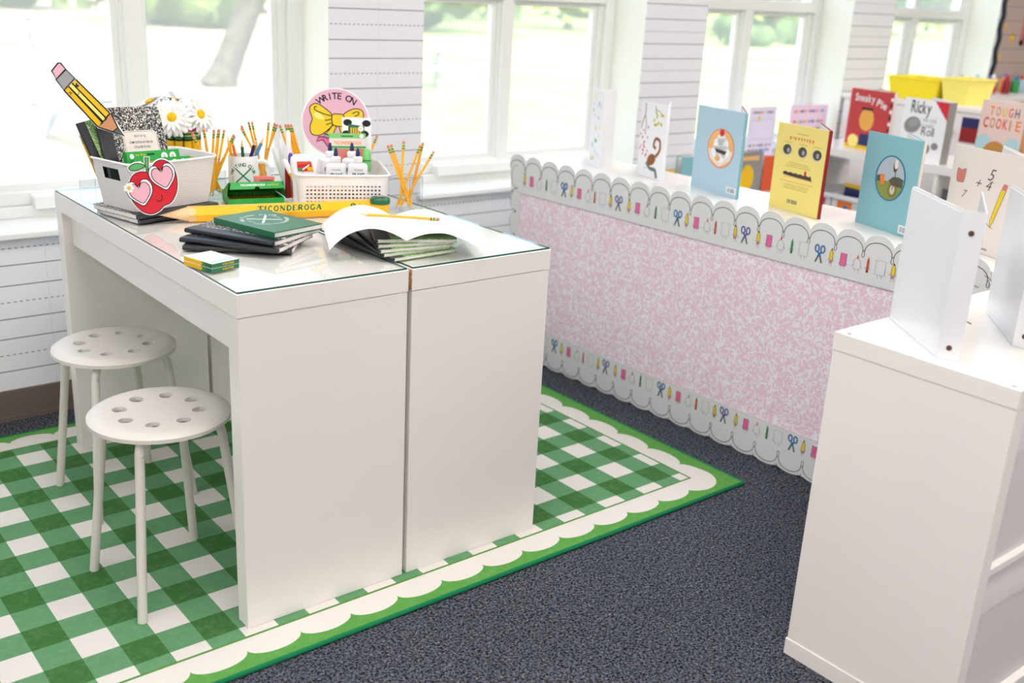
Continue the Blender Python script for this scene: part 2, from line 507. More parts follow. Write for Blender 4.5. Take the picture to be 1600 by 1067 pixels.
# ------------------------------------------------------------------ flat print on a surface
GLY = {}
def glyph(ch, shear=0.0, fat=0.0):
    k = (ch, shear, fat)
    if k in GLY: return GLY[k]
    cu = bpy.data.curves.new('g', 'FONT'); cu.body = ch; cu.size = 1.0; cu.shear = shear; cu.offset = fat
    cu.resolution_u = 3; cu.fill_mode = 'FRONT'
    o = bpy.data.objects.new('g', cu)
    COL.objects.link(o); bpy.context.view_layer.update()
    me = bpy.data.meshes.new_from_object(o)
    vs = [(v.co.x, v.co.y) for v in me.vertices]; fs = [tuple(p.vertices) for p in me.polygons]
    bpy.data.objects.remove(o); bpy.data.curves.remove(cu); bpy.data.meshes.remove(me)
    w = max([p[0] for p in vs], default=.3); x0 = min([p[0] for p in vs], default=0)
    GLY[k] = (vs, fs, x0, w)
    return GLY[k]
class Pr:
    """2D drawing on a plane: O origin, U right, V up; layers lift by a paper's thickness"""
    def __init__(s, O=(0, 0, 0), U=(1, 0, 0), V=(0, 0, 1), lift=.0004, warp=None):
        s.mb = MB(); s.O = Vector(O); s.U = Vector(U).normalized(); s.V = Vector(V).normalized()
        s.N = s.U.cross(s.V); s.l = lift; s.step = .00025; s.warp = warp
    def p(s, x, y, l=0):
        if s.warp: return s.warp(x, y, s.l + l * s.step)
        return tuple(s.O + s.U * x + s.V * y + s.N * (s.l + l * s.step))
    def fill(s, pts, mt, l=0):
        ar = sum(pts[i - 1][0] * pts[i][1] - pts[i][0] * pts[i - 1][1] for i in range(len(pts)))
        if ar < 0: pts = pts[::-1]
        s.mb.add([s.p(x, y, l) for x, y in pts], [tuple(range(len(pts)))], mt)
    def rect(s, x0, y0, x1, y1, mt, l=0): s.fill([(x0, y0), (x1, y0), (x1, y1), (x0, y1)], mt, l)
    def ell(s, cx, cy, a, b2, mt, l=0, n=20, rot=0):
        s.fill([(cx + a * cos(t) * cos(rot) - b2 * sin(t) * sin(rot), cy + a * cos(t) * sin(rot) + b2 * sin(t) * cos(rot)) for t in [2 * pi * i / n for i in range(n)]], mt, l)
    def stroke(s, pts, w, mt, l=0, closed=False):
        P = [Vector((a, b2)) for a, b2 in pts]; n = len(P); L = []; R = []
        for i in range(n):
            a = P[(i - 1) % n] if (closed or i > 0) else P[i]
            c = P[(i + 1) % n] if (closed or i < n - 1) else P[i]
            d = c - a
            if d.length < 1e-9: d = Vector((1, 0))
            d.normalize(); q = Vector((-d.y, d.x)) * (w / 2)
            L.append(P[i] + q); R.append(P[i] - q)
        vs = [s.p(a.x, a.y, l) for a in L] + [s.p(a.x, a.y, l) for a in R]
        fs = [(i, n + i, n + (i + 1) % n, (i + 1) % n) for i in range(n if closed else n - 1)]
        s.mb.add(vs, fs, mt)
    def shape(s, pts, mt, line, w, l=0):
        s.fill(pts, mt, l); s.stroke(pts, w, line, l + 1, True)
    def char(s, ch, x, y, size, mt, l=0, rot=0.0, shear=0., fat=0., sx=1.0):
        vs, fs, a, b2 = glyph(ch, shear, fat)
        s.mb.add([s.p(x + (px * sx * cos(rot) - py * sin(rot)) * size, y + (px * sx * sin(rot) + py * cos(rot)) * size, l) for px, py in vs], fs, mt)
    def text(s, txt, x, y, size, mt, l=0, width=None, rot=0.0, shear=0., fat=0., gap=.08, center=False):
        pos = []; X = 0
        for ch in txt:
            if ch == ' ': X += .32; continue
            g = glyph(ch, shear, fat); pos.append((ch, X - g[2])); X += g[3] - g[2] + gap
        X -= gap
        k = (width / (X * size)) if width else 1.0
        off = -X * k * size / 2 if center else 0
        for ch, px in pos:
            d = off + px * k * size
            s.char(ch, x + d * cos(rot), y + d * sin(rot), size, mt, l, rot, shear, fat, k)
    def arc(s, txt, cx, cy, r, a0, a1, size, mt, l=0, inner=False, fat=.015):
        n = len(txt)
        for i, ch in enumerate(txt):
            if ch == ' ': continue
            a = a0 + (a1 - a0) * i / (n - 1)
            g = glyph(ch, 0., fat); w = (g[2] + g[3]) / 2 * size
            rot = a - pi / 2 if not inner else a + pi / 2
            s.char(ch, cx + r * cos(a) - w * cos(rot), cy + r * sin(a) - w * sin(rot), size, mt, l, rot, 0., fat)
    def build(s, name, parent, **k):
        return s.mb.build(name, parent, **k)
def bez(pts, n=8, closed=False):
    """Catmull-Rom through the points"""
    P = [Vector(p) for p in pts]; m = len(P); out = []
    for i in range(m if closed else m - 1):
        a = P[(i - 1) % m] if closed or i > 0 else P[i]
        b2, c = P[i], P[(i + 1) % m]
        d = P[(i + 2) % m] if closed or i + 2 < m else c
        for k in range(n):
            t = k / n
            q = .5 * ((2 * b2) + (c - a) * t + (2 * a - 5 * b2 + 4 * c - d) * t * t + (3 * b2 - a - 3 * c + d) * t ** 3)
            out.append((q.x, q.y))
    if not closed: out.append(tuple(P[-1]))
    return out

# ================================================================== the room
YW = 1.505                       # room face of the window wall
WIN = [(-0.12, 1.06), (1.466, 2.65), (3.06, 4.22), (4.62, 5.78), (-1.705, -0.525)]  # last pair: unseen window further left, added to let in more daylight
ZS, ZH = 0.592, 2.32             # sill underside, window head
RX0, RX1, RY0, CEIL = -3.3, 7.4, -4.8, 2.75

bxo('floor', None, RX0 - .2, RX1 + .2, RY0 - .2, YW + .3, -0.15, 0.0, 'carpet_charcoal', kind='structure')
bxo('ceiling', None, RX0 - .2, RX1 + .2, RY0 - .2, YW + .3, CEIL, CEIL + .15, 'ceiling_tile', kind='structure')
bxo('wall_left', None, RX0 - .2, RX0, RY0, YW + .3, 0, CEIL, 'room_paint', kind='structure')
bxo('wall_right', None, RX1, RX1 + .2, RY0, YW + .3, 0, CEIL, 'room_paint', kind='structure')
bxo('wall_front', None, RX0 - .2, RX1 + .2, RY0 - .2, RY0, 0, CEIL, 'room_paint', kind='structure')
wb = MB()
def wpiece(x0, x1, z0, z1):
    y0, y1 = YW, YW + .30
    wb.add([(x0, y0, z0), (x1, y0, z0), (x1, y0, z1), (x0, y0, z1)], [(0, 1, 2, 3)], 'ruled_wall_paper')
    vs = [(x0, y0, z0), (x1, y0, z0), (x1, y1, z0), (x0, y1, z0), (x0, y0, z1), (x1, y0, z1), (x1, y1, z1), (x0, y1, z1)]
    wb.add(vs, [(3, 2, 1, 0), (4, 5, 6, 7), (1, 2, 6, 5), (2, 3, 7, 6), (3, 0, 4, 7)], 'reveal_paint')
wpiece(RX0, RX1, 0, ZS)
wpiece(RX0, RX1, ZH, CEIL)
for a, c in ((RX0, -1.705), (-.525, -.12), (1.06, 1.466), (2.65, 3.06), (4.22, 4.62), (5.78, RX1)):
    wpiece(a, c, ZS, ZH)
wb.build('wall_back', kind='structure')
bbm = MB()
bbm.box(RX0, RX1, YW - .009, YW, 0.0, .100, 'brown_vinyl')
bbm.box(RX0, RX1, YW - .016, YW - .009, 0.0, .014, 'brown_vinyl')
bbm.build('baseboard_back', kind='structure')

for i, (a, c) in enumerate(WIN):
    w = thing('window_%d' % (i + 1), kind='structure')
    mid = (a + c) / 2 - .028
    s = MB(); s.box(a - .015, c + .015, YW - .03, YW, ZS, ZS + .020, 'sill_paint', .003)
    s.box(a, c, YW, YW + .27, ZS, ZS + .020, 'sill_paint'); s.build('window_sill', w)
    zs = ZS + .020; yo = YW + .175
    f = MB()                                        # outer frame, stepped
    for (ins, y0, y1, wd) in ((0, yo + .02, yo + .11, .055), (.055, yo + .04, yo + .10, .030)):
        f.box(a + ins, a + ins + wd, y0, y1, zs, ZH, 'window_paint')
        f.box(c - ins - wd, c - ins, y0, y1, zs, ZH, 'window_paint')
        f.box(a + ins, c - ins, y0, y1, ZH - ins - wd, ZH - ins, 'window_paint')
    f.box(a, c, yo, yo + .11, zs, zs + .036, 'window_paint', .003)
    f.box(a, c, yo + .025, yo + .10, zs + .036, zs + .080, 'window_paint', .003)
    f.build('frame', w)
    t = MB(); t.box(a + .19, c - .02, yo - .022, yo + .03, zs + .028, zs + .072, 'window_paint', .004); t.build('sash_track', w)
    tr = MB(); tr.box(a + .055, c - .055, yo + .02, yo + .10, 1.352, 1.408, 'window_paint', .003); tr.build('transom', w)
    mu = MB(); mu.box(mid - .030, mid + .030, yo + .022, yo + .085, zs + .07, 1.352, 'window_paint', .003)
    mu.box(mid - .044, mid - .030, yo + .04, yo + .09, zs + .07, 1.352, 'window_paint'); mu.build('mullion', w)
    mu = MB(); mu.box(mid - .024, mid + .024, yo + .03, yo + .085, 1.408, ZH - .08, 'window_paint'); mu.build('mullion', w)
    for (x0, x1) in ((a + .085, mid - .044), (mid + .03, c - .085)):
        sr = MB()
        g = .022
        for q in ((x0, x0 + g, zs + .08, 1.352), (x1 - g, x1, zs + .08, 1.352), (x0 + g, x1 - g, zs + .08, zs + .08 + g), (x0 + g, x1 - g, 1.352 - g, 1.352)):
            sr.box(q[0], q[1], yo + .05, yo + .08, q[2], q[3], 'window_paint')
        sr.build('sash', w)
        for z0, z1 in ((zs + .08, 1.352), (1.408, ZH - .085)):
            p = MB(); p.add([(x0, yo + .066, z0), (x1, yo + .066, z0), (x1, yo + .066, z1), (x0, yo + .066, z1)], [(0, 1, 2, 3)], 'window_glass')
            p.build('pane', w)
    ld = bpy.data.lights.new('window_portal', 'AREA'); ld.shape = 'RECTANGLE'; ld.size = c - a; ld.size_y = ZH - ZS
    ld.cycles.is_portal = True
    lo = bpy.data.objects.new('window_portal', ld); COL.objects.link(lo)
    lo.location = ((a + c) / 2, YW + .29, (ZS + ZH) / 2); lo.rotation_euler = (rad(-90), 0, 0)

# ceiling lights: recessed panels in two rows
lp = thing('ceiling_light', 'flat white recessed light panel in the ceiling above the classroom', 'light', (0, 0, CEIL), 0, 'ceiling light panels')
fm = MB()
for q in ((-.61, .61, -.31, -.28), (-.61, .61, .28, .31), (-.61, -.58, -.28, .28), (.58, .61, -.28, .28)):
    fm.box(q[0], q[1], q[2], q[3], -.03, 0, 'lamp_frame')
fm.build('frame', lp)
dm = MB(); dm.box(-.58, .58, -.28, .28, -.018, 0, 'lamp_panel'); dm.build('diffuser', lp)
k = 0
for ly in (-3.7, -1.95, -0.15):
    for lx in (-2.4, 0.0, 2.5, 5.0):
        if k == 0: lp.location = (lx, ly, CEIL)
        else: dup(lp, loc=(lx, ly, CEIL))
        k += 1

# bulletin board on the last stretch of wall
bb = thing('bulletin_board', 'bulletin board with brown siding paper and dark wavy edge beside the last window', 'board', (5.81, YW, 0))
bxo('backing_paper', bb, 0, 1.5, -.012, -.002, .93, 2.2, 'siding_paper')
mb = MB()
pts = [(0.0 + .010 * sin(i * 1.1) - .012, .93 + i * .025) for i in range(52)]
mb.add([(p[0], -.016, p[1]) for p in pts] + [(p[0] + .03, -.016, p[1]) for p in pts], [(i, i + 52, i + 53, i + 1) for i in range(51)], 'dark_border')
mb.add([(p[0], -.002, p[1]) for p in pts] + [(p[0], -.016, p[1]) for p in pts], [(i, i + 52, i + 53, i + 1) for i in range(51)], 'dark_border')
mb.build('wavy_border', bb)
wf = MB(); x0, x1, z0, z1 = .27, .75, 1.22, 1.75
mat('pink_frame', (206, 130, 130), .6, .2); mat('night_blue', (50, 52, 82), .6, .2); mat('garden_green', (52, 104, 50), .6, .2)
for q in ((x0, x1, z0, z0 + .03), (x0, x1, z1 - .03, z1), (x0, x0 + .025, z0, z1), (x1 - .025, x1, z0, z1), (x0, x1, 1.48, 1.505), (x0 + .11, x0 + .13, z0, z1), (x0 + .235, x0 + .255, z0, z1)):
    wf.box(q[0], q[1], -.024, -.012, q[2], q[3], 'pink_frame')
wf.build('paper_window_frame', bb)
wf = MB(); wf.box(x0 + .02, x1 - .02, -.016, -.012, 1.36, z1 - .02, 'night_blue'); wf.box(x0 + .02, x1 - .02, -.017, -.012, z0 + .02, 1.36, 'garden_green'); wf.build('paper_window_pane', bb)
for (px, pz, r) in ((.16, 1.26, .045), (.05, 1.33, .028), (.04, 1.14, .026), (.05, 1.56, .03)):
    sm = MB(); sm.add([(px + (r if j % 2 == 0 else r * .35) * sin(j * pi / 4), -.015, pz + (r if j % 2 == 0 else r * .35) * 1.3 * cos(j * pi / 4)) for j in range(8)], [tuple(range(8))], 'gold_print'); sm.build('paper_star', bb)

# ================================================================== outdoors
GZ = -0.5
og = MB(); og.box(-90, 150, YW + .32, 150, GZ - .2, GZ, 'outdoor_ground'); og.build('outdoor_ground', kind='structure')

def tree(name, label, cat, loc, h, w, leaf, seed, trunk_h=1.2, group=None, cards=420, tr=.22):
    R = random.Random(seed)
    t = thing(name, label, cat, loc, 0, group)
    cr = MB()
    for k in range(11):
        a = R.uniform(0, 2 * pi); d = R.uniform(0, .62) * w; zz = R.uniform(trunk_h * .55, h * .92)
        r = w * R.uniform(.28, .46)
        cr.ico((cos(a) * d, sin(a) * d, max(zz, r * .7)), r, leaf, 2, (1, 1, .85), .16, R)
    for k in range(cards):
        a = R.uniform(0, 2 * pi); d = w * sqrt(R.random()) * 1.05; zz = R.uniform(.05 if trunk_h < .5 else trunk_h * .5, h)
        c = Vector((cos(a) * d, sin(a) * d, zz)); u = Vector((R.gauss(0, 1), R.gauss(0, 1), R.gauss(0, 1))).normalized() * R.uniform(.10, .24) * (w / 2.5)
        v = u.orthogonal() * .7
        cr.add([tuple(c - u), tuple(c + v), tuple(c + u), tuple(c - v)], [(0, 1, 2, 3)], leaf)
    cr.build('crown', t)
    mb = MB(); mb.tube([(0, 0, 0), (.05, 0, trunk_h * .6), (-.05, .05, h * .6)], tr, 'bark_grey', 8, [tr * 1.25, tr, tr * .6]); mb.build('trunk', t)
    return t
TL = [(4.5, 37.0, 6, 3.6, 'leaf_dark', 'dark green tree behind the far picnic table, leftmost in the tree line'), (9.6, 39, 5.4, 3.4, 'leaf_light', 'light green bushy tree in line with the left pane of the first window'),
      (14.6, 38.5, 6.4, 3.8, 'leaf_mid', 'mid green tree just left of the leaning trunk in the first window'), (20, 41, 6.4, 4.2, 'leaf_light', 'light green tree just right of the leaning trunk in the first window'),
      (26.0, 37.5, 6, 3.6, 'leaf_dark', 'dark green tree at the left edge of the second window'), (30.0, 40.5, 6.4, 3.4, 'leaf_mid', 'mid green tree left of the mullion in the second window'),
      (37.6, 41, 6, 3.0, 'leaf_light', 'light green tree behind the mullion of the second window'), (47, 50, 7, 5, 'leaf_dark', 'dark broad tree right of the mullion in the second window'),
      (55, 48, 8, 5.0, 'leaf_mid', 'mid green tree at the right edge of the second window'), (60, 45, 8, 5.2, 'leaf_dark', 'dark tree behind the left pane of the third window'),
      (76, 44, 9, 5.5, 'leaf_mid', 'mid green tree behind the right pane of the third window'), (70, 30, 8, 5, 'leaf_light', 'light green tree seen far off through the last window')]
for i, (x, y, h, w, lf, lb) in enumerate(TL):
    k_ = 1.24 if i % 2 else .98; w = w * (1.12 if i % 2 == 0 else 1.2)
    tree('tree', lb, 'tree', (-.85 + (x + .85) * k_, -1.9 + (y + 1.9) * k_, GZ), h * (1.3 if i % 2 else 1.0), w, lf, 40 + i, 1.0, 'trees beyond the grounds')
# low shrubs by the path outside the third window
for i, (x, y, w, lb) in enumerate(((36.6, 28.6, 1.4, 'low round shrub by the path behind the left pane of third window'), (43.5, 29.6, 2.0, 'low wide shrub by the path behind the right pane of third window'))):
    tree('shrub', lb, 'shrub', (x, y, GZ), .9, w, 'leaf_dark', 80 + i, .2, 'shrubs by the path', 160, .08)
pt = MB(); pt.box(14, 60, 0, 1.6, 0, .04, 'weathered_board'); pt.build('garden_path', None, 'pale paved path crossing the lawn outside the third window', 'path', loc=(6, 19.5, GZ), rot=rad(9))
tk = MB(); tk.tube([(0, 0, 0), (0, 0, 1.5), (.2, 0, 6)], 1.0, 'bark_grey', 12, [1.25, 1.0, .9])
tt = thing('broad_tree', 'broad grey tree trunk standing beyond the path in the third window', 'tree', (46, 33, GZ)); tk.build('trunk', tt)
cr = MB(); R = random.Random(5)
for k in range(9): cr.ico((R.uniform(-2.5, 2.5), R.uniform(-2, 2), R.uniform(6, 8.5)), R.uniform(1.3, 2.2), 'leaf_mid', 2, (1, 1, .8), .15, R)
cr.build('crown', tt)
# leaning tree between the picnic tables
lt = thing('leaning_tree', 'grey tree trunk leaning to the right behind the first window', 'tree', (7.05, 16.0, GZ))
mb = MB(); mb.tube([(-.05, 0, -.05), (.1, 0, .25), (.42, 0, .95), (.67, .05, 1.47), (1.3, .1, 2.8), (1.9, .1, 5.0)], .27, 'bark_grey', 14, [.34, .25, .23, .22, .21, .18]); mb.build('trunk', lt)
cr = MB(); R = random.Random(15)
for k in range(10): cr.ico((2.2 + R.uniform(-1.8, 1.8), R.uniform(-1.8, 1.8), R.uniform(4.6, 6.4)), R.uniform(.7, 1.2), 'leaf_light', 2, (1, 1, .8), .2, R)
cr.build('crown', lt)
def picnic(label, loc, rz):
    t = thing('picnic_table', label, 'picnic table', (loc[0], loc[1], GZ), rz, 'picnic tables outdoors')
    for k in range(4):
        mb = MB(); mb.box(-.36 + k * .182, -.36 + k * .182 + .17, -1.15, 1.15, .71, .75, 'weathered_board'); mb.build('top_plank', t)
    for sx in (-.74, .50):
        for q in (0, .125):
            mb = MB(); mb.box(sx + q, sx + q + .115, -1.15, 1.15, .41, .45, 'weathered_board'); mb.build('bench_plank', t)
    for yy in (-.75, .75):
        for sg in (-1, 1):
            mb = MB(); mb.tube([(sg * .18, yy, .71), (sg * .62, yy, 0)], .035, 'weathered_board', 6); mb.build('leg', t)
        mb = MB(); mb.box(-.74, .74, yy - .03, yy + .03, .36, .41, 'weathered_board'); mb.build('cross_beam', t)
picnic('weathered picnic table nearest the first window, seen behind the basket', (3.28, 10.1), rad(5))
picnic('distant pale picnic table at the left edge of the first window', (5.65, 25.2), rad(70))
picnic('pale picnic table standing right of the leaning trunk', (10.4, 15.4), rad(60))

# ================================================================== desks
ZT = 0.79
def desk(name, label, x0, flip):
    t = thing(name, label, 'desk', (x0, 0, .01))
    W, L = .413, 1.187; h = ZT - .01
    bxo('desk_top', t, 0, W, 0, L, h - .051, h, 'white_laminate', .0012)
    for y0, y1 in ((.0015, .049), (L - .049, L - .0015)):
        bxo('leg_panel', t, .0015, W - .0015, y0, y1, 0, h - .0525, 'white_laminate', .001)
    xa, xb = (.026, .044) if not flip else (W - .044, W - .026)
    bxo('drawer_front', t, xa, xb, .0495, L - .0495, h - .148, h - .053, 'white_laminate', .001)
    dr = (.044, W - .02) if not flip else (.02, W - .044)
    bxo('drawer_box', t, dr[0], dr[1], .07, L - .07, h - .135, h - .0525, 'white_laminate')
    bx_ = (W - .018, W - .004) if not flip else (.004, .018)
    bxo('back_rail', t, bx_[0], bx_[1], .0495, L - .0495, h - .20, h - .053, 'white_laminate')
    g = MB()
    gx0, gx1, gy0, gy1, g0, g1 = .003, W - .003, .003, L - .003, h, h + .0042
    vs = [(gx0, gy0, g0), (gx1, gy0, g0), (gx1, gy1, g0), (gx0, gy1, g0), (gx0, gy0, g1), (gx1, gy0, g1), (gx1, gy1, g1), (gx0, gy1, g1)]
    g.add(vs, [(4, 5, 6, 7)], 'table_glass'); g.add(vs, [(0, 1, 5, 4), (1, 2, 6, 5), (2, 3, 7, 6), (3, 0, 4, 7)], 'table_glass_edge')
    g.build('glass_top', t)
    if flip: bxo('raw_edge', t, -.001, 0.0005, .001, .012, h - .0505, h - .001, 'chipboard')
    return t
desk('vanity_desk', 'white glass-topped desk with the two stools pushed under it', 0.0, False)
desk('vanity_desk', 'white glass-topped desk standing nearer the pink shelf', 0.4225, True)

# ================================================================== rug
rg = thing('gingham_rug', 'green and white gingham rug with scalloped border under the desks', 'rug')
mb = MB(); mb.box(-.702, 1.560, -.135, 1.350, 0.0005, .0098, 'rug_gingham'); mb.build('rug_pile', rg)
bm_ = MB()
ring = [(-.702, -.135), (1.560, -.135), (1.560, 1.350), (-.702, 1.350)]
for i in range(4):
    a, c = ring[i], ring[(i + 1) % 4]
    bm_.tube([(a[0], a[1], .0062), (c[0], c[1], .0062)], .0057, 'binding_green', 8)
bm_.build('edge_binding', rg)

# ================================================================== stools
def stool():
    t = thing('round_stool', '', 'stool', (0, 0, .01), 0, 'white stools at the desk')
    s = MB(); N = 64
    # seat disc with eight oval-looking round holes: polar sheet with cut-outs
    RH, rh = .088, .0165; top = .440
    def zt(r): return top - .004 * (1 - min(1, r / .12) ** 2) - (.0 if r < .135 else ((r - .135) / .024) ** 2 * .010)
    bm = bmesh.new()
    # ring grid
    rad_in = [0.0001, .03, .055]; rings = []
    holes = [(RH * cos(2 * pi * k / 8 + .25), RH * sin(2 * pi * k / 8 + .25)) for k in range(8)]
    hc = 12
    sect = []
    vs = []; fs = []
    def addv(x, y): vs.append((x, y)); return len(vs) - 1
    r1, r2 = .058, .118; per = N // 8
    ri = [addv(r1 * cos(2 * pi * i / N + .25 - pi / 8), r1 * sin(2 * pi * i / N + .25 - pi / 8)) for i in range(N)]
    ro = [addv(r2 * cos(2 * pi * i / N + .25 - pi / 8), r2 * sin(2 * pi * i / N + .25 - pi / 8)) for i in range(N)]
    mid = [addv((r1 + r2) / 2 * cos(2 * pi * (k * per) / N + .25 - pi / 8), (r1 + r2) / 2 * sin(2 * pi * (k * per) / N + .25 - pi / 8)) for k in range(8)]
    hl = []
    for k in range(8):
        hx, hy = holes[k]
        loop = [ri[(k * per + j) % N] for j in range(per + 1)] + [mid[(k + 1) % 8]] + [ro[(k * per + per - j) % N] for j in range(per + 1)] + [mid[k]]
        n = len(loop); hv = []
        for q in loop:
            dx, dy = vs[q][0] - hx, vs[q][1] - hy; d = hypot(dx, dy)
            hv.append(addv(hx + dx / d * rh, hy + dy / d * rh))
        for j in range(n): fs.append((loop[j], loop[(j + 1) % n], hv[(j + 1) % n], hv[j]))
        hl.append(hv)
    cen = [addv(.03 * cos(2 * pi * i / N + .25 - pi / 8), .03 * sin(2 * pi * i / N + .25 - pi / 8)) for i in range(N)]
    for i in range(N): fs.append((cen[i], ri[i], ri[(i + 1) % N], cen[(i + 1) % N])[::-1])
    cp = addv(0, 0)
    for i in range(N): fs.append((cp, cen[i], cen[(i + 1) % N]))
    last = ro
    for r in (.130, .142, .152, .158):
        nw = [addv(r * cos(2 * pi * i / N + .25 - pi / 8), r * sin(2 * pi * i / N + .25 - pi / 8)) for i in range(N)]
        for i in range(N): fs.append((last[i], nw[i], nw[(i + 1) % N], last[(i + 1) % N]))
        last = nw
    fs2 = []
    for f in fs:
        ar = sum(vs[f[i - 1]][0] * vs[f[i]][1] - vs[f[i]][0] * vs[f[i - 1]][1] for i in range(len(f)))
        fs2.append(f if ar > 0 else f[::-1])
    n = len(vs)
    up = [(x, y, zt(hypot(x, y))) for x, y in vs]; dn = [(x, y, zt(hypot(x, y)) - .009) for x, y in vs]
    s.add(up, fs2, 'white_satin_metal', True)
    s.add(dn, [f[::-1] for f in fs2], 'white_satin_metal', True)
    A = up + dn
    for hv in hl: s.add(A, [(hv[j], hv[(j + 1) % len(hv)], hv[(j + 1) % len(hv)] + n, hv[j] + n) for j in range(len(hv))], 'white_satin_metal')
    s.add(A, [(last[i], last[i] + n, last[(i + 1) % N] + n, last[(i + 1) % N]) for i in range(N)], 'white_satin_metal', True)
    s.build('seat', t)
    bm.free()
    for k, (a, c) in enumerate(((-.121, -.146), (-.136, .133), (.121, .146), (.152, -.118))):
        d = hypot(a, c); ux, uy = a / d, c / d
        path = [(.05, .418), (.095, .418), (.118, .414), (.133, .402), (.140, .384), (.144, .35), (.19, .0)]
        q = bez([(p[0], p[1]) for p in path], 4)
        l = MB(); l.tube([(ux * r, uy * r, zz) for r, zz in q], .0108, 'white_satin_metal', 12); l.build('leg', t)
    u = MB(); u.lathe([(.001, .414), (.06, .414), (.06, .424), (.001, .424)], 'white_satin_metal', 20); u.build('under_plate', t)
    return t
st = stool(); st.location = (.012, .802, .01); st['label'] = 'white round stool with holes in the seat, farther back by the window wall'
dup(st, 'white round stool with holes in the seat, nearer to the camera', (-.058, .303, .01))

# ================================================================== cube shelves
def shelf(name, label, loc, rot, length, cols, depth=.39, H=.77, capped=False):
    t = thing(name, label, 'shelf', loc, rot)
    bxo('top_panel', t, 0, length, 0, depth, H - .038, H, 'white_gloss', .001)
    bxo('bottom_panel', t, -.002, length + .002, -.001, depth + .001, 0, .040, 'white_gloss', .001)
    for x0 in (.0015, length - .0395):
        bxo('side_panel', t, x0, x0 + .038, .0015, depth - .0015, .0402, H - .0385, 'white_gloss', .0008)
    bxo('shelf_board', t, .0397, length - .0397, .003, depth - .003, H / 2 - .008, H / 2 + .008, 'white_gloss', .0008)
    cw = (length - .08) / cols
    for k in range(1, cols):
        xx = .04 + k * cw
        for z0, z1 in ((.0402, H / 2 - .0082), (H / 2 + .0082, H - .0385)):
            bxo('divider', t, xx - .008, xx + .008, .003, depth - .003, z0, z1, 'white_gloss', .0008)
    if capped:
        for x0 in (.012, length - .012):
            for y0 in (.020, depth - .027):
                c = MB(); c.lathe([(.0001, H + .0006), (.0035, H + .0008), (.005, H + .0004), (.0052, H)], 'steel', 10, (x0, y0)); c.build('screw_cap', t)
    return t, cw
KS, kcw = shelf('cube_shelf', 'glossy white cube shelf with white fabric bins at the right front corner', (.955, -1.138, 0), 0, 1.47, 4, capped=True)
PK, pcw = shelf('cube_shelf', 'low white shelf carrying open picture books behind the pink marbled board', (2.166, -.645, 0), rad(91.85), 1.86, 5)
FS, fcw = shelf('cube_shelf', 'white cube shelf farther back holding red and orange bins', (3.81, -.62, 0), rad(90), 1.78, 5)

def fabric_bin(label, x0, z0, group):
    t = thing('fabric_bin', label, 'bin', (x0, -1.122, z0), 0, group)
    w, d, h = kcw - .022, .36, .318
    b = MB(); b.box(0, w, .004, d, 0, h - .07, 'fabric_white'); b.box(0, w, .0, .004, 0, h - .075, 'fabric_white')
    b.build('bin_body', t)
    R = random.Random(int(x0 * 100 + z0 * 10)); fl = MB(); n = 16
    A = []; B = []; Cc = []
    for i in range(n + 1):
        xx = w * i / n
        A.append((xx, .004, h)); B.append((xx, -.001 - R.uniform(0, .002), h - .04)); Cc.append((xx, -.001 - R.uniform(0, .003), h - .082 + R.uniform(-.003, .003)))
    fl.add(A + B + Cc, [(i, i + n + 1, i + n + 2, i + 1) for i in range(n)] + [(i + n + 1, i + 2 * n + 2, i + 2 * n + 3, i + n + 2) for i in range(n)], 'fabric_grey', True)
    fl.box(0, w, .004, d, h - .07, h, 'fabric_grey')
    fl.build('bin_flap', t)
for c in range(2):
    for r in range(2):
        fabric_bin(('upper' if r else 'lower') + ' white fabric bin in the ' + ('first' if c == 0 else 'second') + ' column of the right front shelf', .955 + .0395 + .011 + c * kcw, (.040 if r == 0 else .3932), 'fabric bins in the right front shelf')

# ================================================================== pink marbled board with scalloped borders
BX = Matrix(((1, 0, 0, 0), (0, 0, -1, 0), (0, 1, 0, 0), (0, 0, 0, 1)))      # drawing plane -> upright, front is -y
bd = thing('display_board', 'pink and white marbled board with scalloped doodle borders along the shelf back', 'board', (1.7455 - .0323 * 1.21, 1.21, 0), rad(-88.15))
LB = 1.868; PD = .0905
bxo('marbled_paper', bd, .004, LB - .004, .0015, .005, .06, .72, 'marble_pink')
def scal_edge(a0, n, base, amp, sgn):
    """points along n scallops starting at cusp a0"""
    out = []
    for k in range(n):
        for j in range(10):
            t = pi * j / 10
            out.append((a0 + PD * (k + .5 - .5 * cos(t)), base + sgn * amp * sin(t) ** .8))
    out.append((a0 + PD * n, base)); return out
ns = 21; a0 = .014 - PD / 2
top = scal_edge(a0, ns, .760, .040, 1)
strip = MB(BX)
strip.prism([(a0 + .014, .655)] + [(a0 + PD * ns, .655)] + top[::-1], .0, .003, 'board_white'); strip.build('top_border', bd)
bot = scal_edge(a0, ns, .018, .017, -1)
strip = MB(BX); strip.prism([(p[0], max(p[1], .0005)) for p in bot] + [(a0 + PD * ns, .138), (a0 + .014, .138)], .0, .003, 'board_white'); strip.build('bottom_border', bd)
for nm, sg, xo in (('side_border', -1, .022), ('side_border', 1, LB - .022)):
    e = [(xo + sg * (.006 + .036 * sin(pi * j / 10) ** .8), .760 - PD * (k + j / 10 * 1.0)) for k in range(8) for j in range(10)]
    strip = MB(BX); strip.prism([(xo - sg * .012, .760)] + [(xo - sg * .012, .04)] + [p for p in e if p[1] > .04][::-1] if sg > 0 else [(xo - sg * .012, .04), (xo - sg * .012, .760)] + [p for p in e if p[1] > .04], -.0012, .0016, 'board_white'); strip.build(nm, bd)
pr = Pr((0, -.003, 0), lift=.0003)
